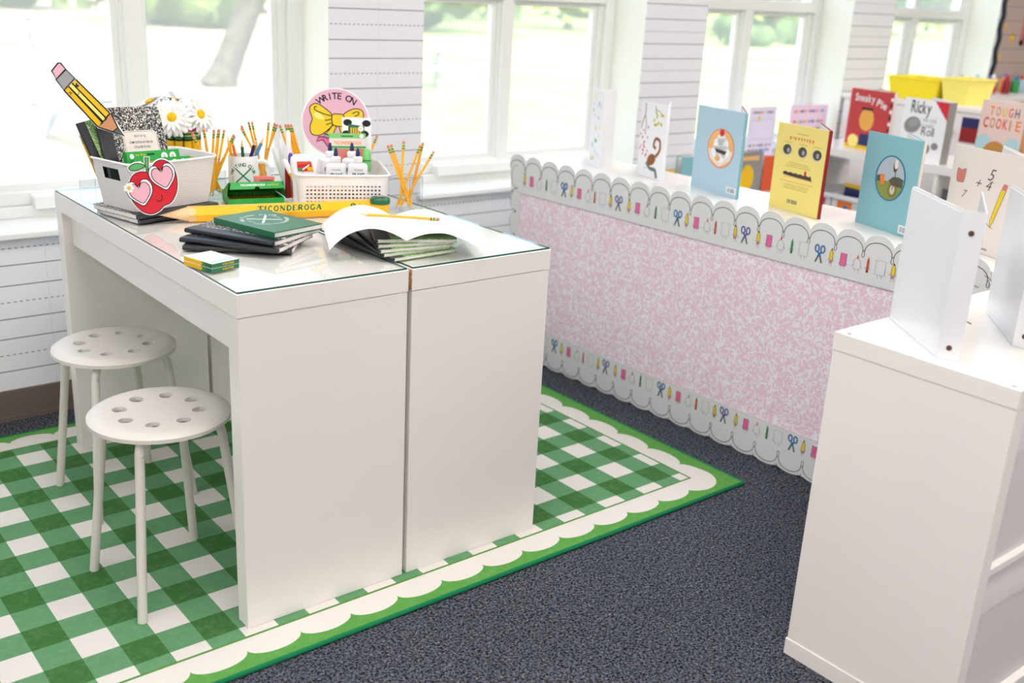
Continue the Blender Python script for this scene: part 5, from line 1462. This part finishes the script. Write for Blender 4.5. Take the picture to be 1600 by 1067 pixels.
# pencil cutout
kp = .00176 / 7.62
B_ = lambda pts: [((x - 585) * kp, (560 - y) * kp) for x, y in pts]
pout = B_([(228, 250), (300, 165), (340, 170), (385, 240), (470, 340), (790, 690), (935, 945), (660, 850), (345, 470), (240, 300)])
def d_pcut(p):
    w = .0034; L_ = 'ink'
    p.shape(B_([(240, 262), (308, 180), (332, 180), (378, 240), (280, 345)]), 'pink_light', L_, w, 0)
    p.shape(B_([(275, 350), (380, 245), (462, 335), (345, 460)]), 'grey_print', L_, w, 0)
    p.shape(B_([(345, 460), (395, 420), (700, 790), (690, 835), (655, 840)]), 'gold_print', L_, w, 0)
    p.shape(B_([(395, 420), (430, 385), (735, 735), (740, 765), (712, 785)]), 'yellow_pale', L_, w, 0)
    p.shape(B_([(430, 385), (470, 345), (785, 690), (775, 720), (740, 740)]), 'gold_print', L_, w, 0)
    p.shape(B_([(660, 845), (705, 800), (712, 785), (745, 760), (755, 735), (785, 705), (800, 695), (860, 850), (805, 895)]), 'tan_print', L_, w, 2)
    p.shape(B_([(860, 850), (925, 940), (805, 895)]), 'mid_grey', L_, w, 2)
    p.ell(*B_([(481, 404)])[0], .0040, .0050, 'ink', 4, 14); p.ell(*B_([(488, 395)])[0], .0014, .0016, 'paper_white', 5, 8)
    p.stroke(B_(bez([(388, 488), (408, 480), (425, 492)], 4)), .0014, 'ink', 4); p.stroke(B_([(412, 485), (405, 512)]), .0014, 'ink', 4); p.stroke(B_(bez([(488, 470), (492, 495), (470, 508)], 4)), .0014, 'ink', 4)
cutout('pencil_cutout', 'cardboard pencil cutout with pink eraser standing above the woven basket', 'cutout', (.005, .835, 1.081), rad(-19), rad(6), grow(pout, .002), d_pcut)

# ---- vase wrapped in fat pencils with daisies
vz = thing('pencil_vase', 'vase ringed with fat yellow pencils behind the woven basket', 'vase', (.318, 1.030, ZG))
b = MB(); b.lathe([(.036, 0), (.036, .196), (.033, .196), (.033, .01)], 'green_cover', 24, cap0=True); b.build('vase_body', vz)
for k in range(11):
    a = 2 * pi * k / 11 + .12; cx, cy = .041 * cos(a), .041 * sin(a)
    f = MB(); f.lathe([(.0108, 0), (.0108, .148), (.0108, .150)], 'gold_print', 12, (cx, cy), True); pp = f.build('wrap_pencil', vz)
    f = MB(); f.lathe([(.0112, .150), (.0112, .154)], 'ink', 12, (cx, cy)); f.lathe([(.0114, .154), (.0114, .163)], 'green_cover', 12, (cx, cy)); f.lathe([(.0116, .163), (.0116, .166)], 'ferrule_yellow', 12, (cx, cy)); f.lathe([(.0114, .166), (.0114, .173)], 'green_cover', 12, (cx, cy)); f.lathe([(.0116, .173), (.0116, .175)], 'ferrule_yellow', 12, (cx, cy)); f.build('ferrule', pp)
    f = MB(); f.lathe([(.0108, .175), (.0108, .186), (.0085, .193), (.0001, .196)], 'magenta', 12, (cx, cy)); f.build('eraser', pp)
def daisy(label, c, face, R, seed):
    t = thing('daisy', label, 'flower', (0, 0, 0), 0, 'daisies in the pencil vase')
    rn = random.Random(seed); m_ = MB()
    for layer, (n, rr, tl) in enumerate(((22, R, .06), (20, R * .92, .22), (14, R * .72, .42))):
        for k in range(n):
            a = 2 * pi * k / n + layer * .2 + rn.uniform(-.06, .06); q = rr * rn.uniform(.9, 1.06); wd = q * .13
            ux, uy = cos(a), sin(a); px, py = -uy, ux
            def pt(r_, s_, z_): return (ux * r_ + px * s_, uy * r_ + py * s_, z_)
            zt = lambda r_: tl * r_ - .9 * r_ * r_ / R * .35 + layer * .0015
            prs = [(.010, .35), (q * .45, 1.0), (q * .8, .95), (q, .35)]
            vs = [];
            for r_, s_ in prs: vs += [pt(r_, -wd * s_, zt(r_)), pt(r_, 0, zt(r_) - .0012), pt(r_, wd * s_, zt(r_))]
            m_.add(vs, [(i * 3 + j, i * 3 + j + 1, i * 3 + j + 4, i * 3 + j + 3) for i in range(3) for j in range(2)], 'daisy_white', True)
    m_.build('petals', t, sharp=False)
    d = MB(); d.lathe([(.013, .002), (.0135, .006), (.010, .010), (.004, .0115), (.0001, .0115)], 'daisy_yellow', 18)
    for k in range(46):
        a = k * 2.4; r_ = .0125 * sqrt(k / 46); d.ico((r_ * cos(a), r_ * sin(a), .0085 + .003 * (1 - r_ / .0125)), .0015, 'daisy_yellow', 1)
    d.build('flower_disc', t)
    f = Vector(face).normalized(); Rm = f.to_track_quat('Z', 'Y').to_matrix(); pose(t, c, Rm)
    s = MB(); inv = (Matrix.Translation(c) @ Rm.to_4x4()).inverted(); base = Vector((.318, 1.03, ZG + .05)); cv = Vector(c)
    P = [cv, cv - f * .03 - Vector((0, 0, .012)), base.lerp(cv, .45) + Vector((0, 0, .01)), base]
    s.tube([tuple(inv @ q) for q in P], .0022, 'stem_green', 6); s.build('stem', t)
daisy('large white daisy facing the room, in front in the pencil vase', (.270, .975, 1.012), (-.45, -.85, .30), .057, 1)
daisy('white daisy turned to the right in the pencil vase', (.358, .995, 1.016), (.25, -.9, .25), .056, 2)
daisy('white daisy tilted up at the left of the pencil vase', (.250, 1.075, 1.042), (-.5, .12, .85), .052, 3)
daisy('white daisy at the back of the pencil vase, tilted to the ceiling', (.318, 1.075, 1.044), (.1, .05, 1), .056, 4)

# ---- mug with coloured pencils
mg = thing('white_mug', 'white mug with green lettering and crossed pencils, holding coloured pencils', 'mug', (.455, .930, ZG))
Rm_, hm = .0425, .112
b = MB(); b.lathe([(.0001, .0), (.036, 0), (.040, .003), (Rm_, .008), (Rm_, hm - .002), (Rm_ - .001, hm), (Rm_ - .0035, hm - .001), (Rm_ - .004, .008), (.0001, .006)], 'bottle_white', 36); b.build('mug_body', mg)
hd = bez([(.040, .092), (.058, .094), (.072, .080), (.073, .055), (.064, .034), (.040, .026)], 5)
b = MB(); a = rad(-22); b.tube([(x * cos(a), x * sin(a), zz) for x, zz in hd], .0062, 'bottle_white', 10); b.build('handle', mg)
fa = rad(-115)      # print faces the room
wp = lambda x, y, l: ((Rm_ + l) * cos(fa + x / Rm_), (Rm_ + l) * sin(fa + x / Rm_), y)
p = Pr(lift=.0003, warp=wp); c0 = .058
p.arc('WRITING CLUB', 0, c0 - .004, .031, rad(160), rad(20), .0135, 'green_ink', 0, False, .03)
for sg in (-1, 1):
    p.stroke([(sg * .021 * (1 - k / 5), c0 + .020 * (1 - k / 5) ) for k in range(11)], .0036, 'green_ink', 1)
    p.stroke([(sg * (.030 + .002 * sin(k)), c0 - .002 - .007 * k) for k in range(5)], .0012, 'ink_soft', 0)
p.build('mug_print', mg)
for lb, cm, bs, tp in (('yellow', 'pencil_yellow', (.44, .935), (.413, .936, .962)), ('orange', 'orange_pencil', (.450, .925), (.420, .925, .958)), ('dark green', 'green_cover', (.462, .935), (.449, .921, .953)), ('navy blue', 'navy', (.446, .930), (.486, .903, .957)), ('light blue', 'blue_soft', (.452, .938), (.506, .894, .962))):
    t = thing('coloured_pencil', '%s coloured pencil standing tip up in the white mug' % lb, 'pencil', (0, 0, 0), 0, 'coloured pencils in the mug')
    L_ = (Vector(tp) - Vector((bs[0], bs[1], ZG + .008))).length
    b = MB(); b.cyl((0, 0, 0), (0, 0, L_ - .022), .005, .005, cm, 6, True, False); b.build('pencil_body', t)
    b = MB(); b.cyl((0, 0, L_ - .022), (0, 0, L_ - .006), .0048, .0015, 'pencil_wood', 8); b.build('sharpened_tip', t)
    b = MB(); b.cyl((0, 0, L_ - .006), (0, 0, L_), .0015, .0003, cm, 6); b.build('lead', t)
    along(t, (bs[0], bs[1], ZG + .008), tp)

# ---- open green pencil box with eraser on its lid
gb = thing('pencil_box', 'open green cardboard box of pencils with white lettering on its raised lid', 'box', (.340, .772, ZG), atan2(-.034, .147))
W, D, Hh = .150, .105, .020
b = MB(); b.box(0, W, 0, .0015, 0, Hh, 'green_box'); b.box(0, W, D - .0015, D, 0, Hh, 'green_box'); b.box(0, .0015, .0015, D - .0015, 0, Hh, 'green_box'); b.box(W - .0015, W, .0015, D - .0015, 0, Hh, 'green_box'); b.box(.0015, W - .0015, .0015, D - .0015, 0, .0015, 'green_box'); b.build('tray', gb)
lift = rad(24); ML = Matrix.Translation((0, D, Hh)) @ Matrix.Rotation(-lift, 4, 'X') @ Matrix.Translation((0, -D, 0))
b = MB(ML); b.box(-.001, W + .001, 0, D, 0, .0012, 'green_box'); b.build('lid', gb)
fl = MB(ML @ Matrix.Translation((0, 0, .0)) @ Matrix.Rotation(rad(-12), 4, 'X'))
tab = [(0, -.020)] + [(W * .46, -.020)] + [(W * .5 + .008 * cos(t), -.020 + .007 * sin(t)) for t in [rad(160 - 28 * k) for k in range(6)]] + [(W * .54, -.020), (W, -.020), (W - .006, .0012), (.006, .0012)]
fl.M = fl.M @ BX; fl.prism(tab, 0, .0010, 'green_box'); fo = fl.build('lid_flap', gb)
Pf = ML @ Matrix.Rotation(rad(-12), 4, 'X')
p = Pr(tuple(Pf @ Vector((0, -.0012, 0))), tuple(Pf.to_3x3() @ Vector((1, 0, 0))), tuple(Pf.to_3x3() @ Vector((0, 0, 1))), .0002)
p.text('TICONDEROGA', W * .20, -.011, .0085, 'paper_white', 0, width=W * .46, fat=.03); p.text('my', W * .69, -.011, .0075, 'paper_white', 0, width=W * .07, shear=.2); p.text('first', W * .77, -.011, .0085, 'yellow_print', 0, width=W * .13, shear=.2, fat=.02)
p.build('flap_print', gb)
for sx, sg in ((-.0005, -1), (W + .0005, 1)):
    b = MB(); e = [ML @ Vector((sx, .004, 0)), ML @ Vector((sx, D, 0))]
    b.add([(sx + sg * .006, .006, Hh - .002), (sx, D, Hh), tuple(e[1]), tuple(e[0])], [(0, 1, 2, 3)], 'green_box'); b.build('lid_side', gb)
Mg = Matrix.Translation((.340, .772, ZG)) @ Matrix.Rotation(atan2(-.034, .147), 4, 'Z')
for k in range(15): pencil(Mg @ Vector((.010 + k * .0093, D - .004, .0062)), Mg @ Vector((.010 + k * .0093, 0, .0062)), 'yellow pencil lying in the open green pencil box', 'pencils in the open green box') if False else None
# short pencils fill the tray: erasers towards the back
lb, gr = 'short thick pencil lying in the open green pencil box', 'pencils in the open green box'
sp = thing('short_pencil', lb, 'pencil', (0, 0, 0), 0, gr)
b = MB(); b.cyl((0, 0, .014), (0, 0, .098), .0044, .0044, 'pencil_yellow', 6, True, False); b.build('pencil_body', sp); b = MB(); b.cyl((0, 0, 0), (0, 0, .014), .0006, .0042, 'pencil_wood', 8); b.build('sharpened_tip', sp)
for k in range(14):
    o = sp if k == 0 else dup(sp); along(o, Mg @ Vector((.0105 + k * .0099, .003, .0068)), Mg @ Vector((.0105 + k * .0099, D, .0068)))
er = thing('pink_eraser', 'pink rubber eraser with dark lettering standing on the green box lid', 'eraser', (0, 0, 0))
bq = MB(); bq.prism([(0, 0), (.052, 0), (.055, .004), (.055, .020), (.052, .0215), (.003, .0215), (0, .018)], -.011, 0, 'eraser_pink'); bq.v = [(a, c2 + 0.0, b2) for a, b2, c2 in bq.v]
bq.build('eraser_body', er)
mat('eraser_coral', (232, 130, 124), .7, .2)
for o_ in er.children: o_.data.materials[0] = MATS['eraser_coral']
p = Pr((0, -.011, 0), lift=.0003); p.text('TICONDEROGA', .014, .008, .0075, 'ink', 0, width=.036, fat=.04, shear=.2); p.build('eraser_print', er)
pe = Mg @ ML @ Vector((.072, .020, .0014)); pose(er, pe, Matrix.Rotation(rad(-15), 3, 'Z') @ Matrix.Rotation(rad(2), 3, 'Y'))

# ---- WRITE ON round sign standing in the perforated basket
ks = .00196 / 8.894
S_ = lambda pts: [((x - 790) * ks, (540 - y) * ks) for x, y in pts]
disc = [(.1005 * cos(2 * pi * k / 48), .1005 * sin(2 * pi * k / 48)) for k in range(48)]
def d_write(p):
    w = .0026; L_ = 'ink'
    p.ell(0, 0, .0965, .0965, 'sign_pink', 0, 48)
    p.arc('WRITE ON', .003, -.012, .080, rad(121), rad(57), .026, 'ink', 1, False, .022)
    p.shape(S_(bez([(740, 440), (640, 350), (540, 295), (460, 330), (450, 400), (480, 500), (450, 590), (465, 690), (560, 715), (660, 660), (745, 570)], 4, True)), 'yellow_print', L_, w, 1)
    p.shape(S_(bez([(890, 445), (960, 385), (1060, 352), (1150, 385), (1160, 470), (1130, 560), (1145, 640), (1060, 690), (960, 640), (895, 570)], 4, True)), 'yellow_print', L_, w, 1)
    p.fill(S_(bez([(500, 450), (560, 500), (640, 500), (600, 440), (530, 410)], 4, True)), 'yellow_pale', 3)
    p.shape(S_([(700, 640), (750, 575), (800, 590), (740, 720), (650, 700)]), 'yellow_print', L_, w, 3); p.shape(S_([(830, 590), (890, 580), (905, 720), (860, 680)]), 'yellow_print', L_, w, 3)
    p.shape(S_([(640, 690), (740, 715), (725, 765), (620, 730)]), 'grey_print', L_, w, 4); p.shape(S_([(620, 730), (725, 765), (680, 860), (620, 770), (530, 795), (560, 730)]), 'pink_hot', L_, w, 4)
    p.shape(S_(bez([(745, 440), (820, 428), (895, 445), (900, 560), (860, 590), (770, 580), (742, 540)], 3, True)), 'yellow_print', L_, w, 5)
    p.stroke(S_(bez([(545, 335), (510, 345), (520, 380), (620, 425), (735, 455)], 5)), w, L_, 6); p.stroke(S_(bez([(1010, 420), (1060, 395), (1100, 400), (1080, 440), (1040, 450)], 5)), w, L_, 6)
    p.stroke(S_([(650, 515), (730, 500)]), w, L_, 6); p.stroke(S_([(660, 575), (735, 545)]), w, L_, 6)
cutout('round_sign', 'round pink WRITE ON sign with a yellow bow behind the glue bottles', 'sign', (.724, .868, .996), rad(-26), rad(6), disc, d_write)

# ---- contents of the perforated basket
lb, gr = 'yellow pencil leaning at the back left of the perforated basket', 'pencils at the back left of the perforated basket'
for b_, t_ in (((.600, .845), (.550, .873, .980)), ((.606, .84), (.558, .867, 1.000)), ((.612, .838), (.564, .864, 1.004)), ((.618, .836), (.571, .860, 1.004))): pencil((b_[0], b_[1], ZG + .02), t_, lb, gr)
lb, gr = 'yellow pencil leaning at the right of the perforated basket', 'pencils at the right of the perforated basket'
for b_, t_ in (((.735, .735), (.769, .749, .994)), ((.700, .735), (.782, .746, .950))): pencil((b_[0], b_[1], ZG + .01), t_, lb, gr)
def glue(label, x, y, z0, txt):
    t = thing('glue_bottle', label, 'bottle', (x, y, ZG + z0), rad(-22), 'white glue bottles')
    def ov(a, b2, zz): return [(a * cos(2 * pi * k / 24), b2 * sin(2 * pi * k / 24), zz) for k in range(24)]
    b = MB(); b.loft([ov(.026, .015, 0), ov(.028, .0165, .004), ov(.028, .0165, .096), ov(.0265, .016, .102), ov(.022, .0145, .1055), ov(.012, .0115, .1075), ov(.011, .011, .110)], 'bottle_white'); b.build('bottle_body', t)
    b = MB(); b.lathe([(.0135, .1102), (.0135, .122), (.008, .126), (.0001, .126)], 'bottle_white', 18); c = b.build('collar', t)
    b = MB(); b.lathe([(.0062, .1262), (.0060, .134), (.0036, .146), (.0022, .1485), (.0001, .149)], 'navy', 14); b.build('nozzle_cap', c)
    w_ = lambda X, Yy, l: ((.0283 + l) * sin(X / .0283 * .98), -(.0168 + l) * cos(X / .0283 * .98), Yy)
    p = Pr(lift=.0002, warp=w_); p.text(txt, 0, .070, .016, 'navy', 0, width=.036, center=True, fat=.03); p.text('Washable', 0, .088, .007, 'ink_soft', 0, width=.026, center=True); p.rect(-.018, .020, .018, .050, 'blue_soft'); p.build('bottle_print', t)
glue('white glue bottle in front, nearer the middle of the perforated basket', .612, .672, 0.012, 'PRANG')
glue('white glue bottle in front, nearer the right of the perforated basket', .668, .648, 0.012, 'PRANG')
glue('white glue bottle in the second row behind the middle one', .618, .715, .020, 'PRANG')
glue('white glue bottle in the second row behind the right one', .674, .690, .020, 'PRANG')
# flip-top white pack with a fruit-coloured picture
wt = thing('white_squeeze_pack', 'white squeeze bottle with a red and yellow picture in the perforated basket', 'bottle', (.530, .703, ZG + .004), rad(-22))
def rrx(a, b2, zz, n=6): return [((a - b2) * (1 if cos(t) >= 0 else -1) + b2 * cos(t), b2 * sin(t), zz) for t in [2 * pi * (k + .5) / 24 for k in range(24)]]
b = MB(); b.loft([rrx(.030, .016, 0), rrx(.031, .0165, .006), rrx(.032, .0165, .06), rrx(.038, .0165, .118), rrx(.036, .015, .130), rrx(.026, .012, .138)], 'bottle_white'); b.build('bottle_body', wt)
p = Pr((0, -.0166, 0), lift=.0005); p.fill([(-.022, .121), (.017, .122), (.024, .094), (-.019, .094)], 'orange_print', 0); p.fill([(-.021, .112), (.014, .117), (.022, .096), (-.019, .096)], 'red', 1); p.fill([(-.020, .104), (-.002, .104), (-.006, .096), (-.019, .096)], 'green_print', 2); p.fill([(.004, .108), (.021, .106), (.023, .096), (.008, .096)], 'gold_print', 2); p.stroke([(-.006, .099), (.012, .113)], .004, 'paper_white', 3)
p.text('S', .006, .066, .020, 'navy', 0, rot=1.4, fat=.02); p.text('22', -.008, .090, .006, 'violet_print', 0)
p.build('bottle_print', wt)
# markers and pens
for lb, cm, cap, b_, t_, r_ in (('yellow marker leaning left', 'big_yellow', 'paper_white', (.535, .705), (.493, .750, .918), .0075), ('orange marker', 'orange_print', 'orange_print', (.525, .762), (.530, .747, .912), .0075), ('dark red marker', 'dark_red', 'dark_red', (.512, .768), (.509, .760, .905), .0075), ('purple capped white marker', 'paper_white', 'purple', (.528, .775), (.520, .762, .932), .0070), ('tall white pen', 'paper_white', 'paper_white', (.535, .800), (.528, .790, .990), .0065), ('white pen farther left', 'paper_white', 'bin_white', (.530, .815), (.508, .800, .965), .0065), ('short white pen', 'bin_white', 'paper_white', (.545, .835), (.505, .838, .940), .0065)):
    t = thing('marker', '%s at the left side of the perforated basket' % lb, 'marker', (0, 0, 0), 0, 'markers in the perforated basket')
    L_ = (Vector(t_) - Vector((b_[0], b_[1], ZG + .012))).length
    b = MB(); b.cyl((0, 0, 0), (0, 0, L_ * .68), r_, r_, cm, 14); b.build('barrel', t); b = MB(); b.lathe([(r_ * 1.06, L_ * .68), (r_ * 1.02, L_ - .008), (r_ * .6, L_), (.0001, L_)], cap, 14); b.build('cap', t); along(t, (b_[0], b_[1], ZG + .012), t_)
# blister packs of pencils at the back right
pk = thing('pencil_pack', 'green and cream hanging pack of pencils behind the glue bottles', 'pack')
bxo('pack_card', pk, -.052, .052, -.006, 0, -.07, .046, 'lime_plastic', .0008)
p = Pr((0, -.006, 0), lift=.0003); p.rect(-.052, .010, .052, .032, 'cream'); p.text('TICONDEROGA', 0, .015, .013, 'orange_pencil', 1, width=.078, center=True, fat=.02); p.rect(-.018, .0365, .016, .040, 'green_cover'); p.ell(.040, .039, .006, .006, 'paper_white', 0, 14); p.rect(-.052, .006, .052, .010, 'green_print'); p.rect(-.03, -.06, .046, .002, 'eraser_pink')
p.build('pack_print', pk); card_pose(pk, (.690, .742, .936), rad(-24), rad(6), 0)
pw = thing('die_cut_card', 'white card with dark ovals and a small green pencil pack before the pink sign', 'card')
bxo('card', pw, -.042, .042, -.003, 0, -.075, .034, 'paper_white', .0006)
p = Pr((0, -.003, 0), lift=.0003)
for ex, ey in ((-.026, .020), (.028, .018), (-.030, -.012), (.022, -.012)): p.ell(ex, ey, .0125, .0095, 'ink', 0, 18)
p.fill([(-.024, .016), (.022, .010), (.022, -.03), (-.026, -.03)], 'green_cover', 1)
for k in range(5): p.rect(-.018 + k * .0066, -.022, -.0138 + k * .0066, .006, 'pencil_yellow', 2); p.rect(-.018 + k * .0066, .001, -.0138 + k * .0066, .006, 'ferrule_yellow', 3)
p.ell(.012, .003, .008, .008, 'paper_white', 3, 14); p.build('card_print', pw); card_pose(pw, (.726, .752, .990), rad(-24), rad(6), 0)
lp_ = thing('lime_case', 'small lime green plastic case at the right of the perforated basket', 'case', (.724, .692, ZG + .085), rad(-20))
b = MB(); b.lathe([(.010, 0), (.013, .006), (.013, .050), (.009, .062), (.0001, .064)], 'lime_plastic', 16, cap0=True); b.build('case_body', lp_)
b = MB(); b.lathe([(.0134, .030), (.0134, .034)], 'green_print', 16); b.build('case_band', lp_)

# low boxes lying behind the perforated front wall
MBK = Matrix.Translation(BK2) @ Matrix.Rotation(BR2, 4, 'Z')
for lb, x0, x1, y0, y1, h_, cm, c2 in (('red crayon box lying low at the front left inside the perforated basket', -.108, -.045, -.118, -.085, .056, 'dark_red', 'orange_print'), ('black crayon box lying low at the front middle inside the perforated basket', -.040, .030, -.118, -.098, .050, 'ink', 'dark_red'), ('navy crayon box lying low at the front right inside the perforated basket', .036, .106, -.118, -.092, .060, 'navy', 'ink')):
    t = thing('crayon_box', lb, 'box', MBK @ Vector((x0, y0, .004)), BR2, 'crayon boxes inside the perforated basket')
    bxo('box_body', t, 0, x1 - x0, 0, y1 - y0, 0, h_, cm, .0008); p = Pr((0, 0, 0), lift=.0003); p.rect(0, 0, x1 - x0, h_ * .3, c2); p.rect(.006, h_ * .5, (x1 - x0) * .5, h_ * .62, 'grey_print'); p.build('box_print', t)

# pencils of one holder are told apart by their order from left to right
ORD = ['leftmost', 'second from left', 'third from left', 'fourth from left', 'fifth from left', 'sixth from left', 'seventh from left', 'eighth from left', 'ninth from left']
SHORT = {'pencils in the clear square cup': 'clear square cup beside the jar', 'pencils in the clear round cup by the mug': 'clear cup between vase and mug', 'pencils in the clear cup behind the mug': 'clear cup behind the mug handle',
         'pencils in the acrylic bin at the far left': 'acrylic bin at far left', 'pencils at the back left of the perforated basket': 'back left of perforated basket', 'pencils at the right of the perforated basket': 'right end of perforated basket'}
for g_, sh in SHORT.items():
    for i_, (u_, o_) in enumerate(sorted(PGR[g_], key=lambda q: q[0])):
        o_['label'] = 'yellow pencil, %s by its eraser in the %s' % (ORD[i_], sh)
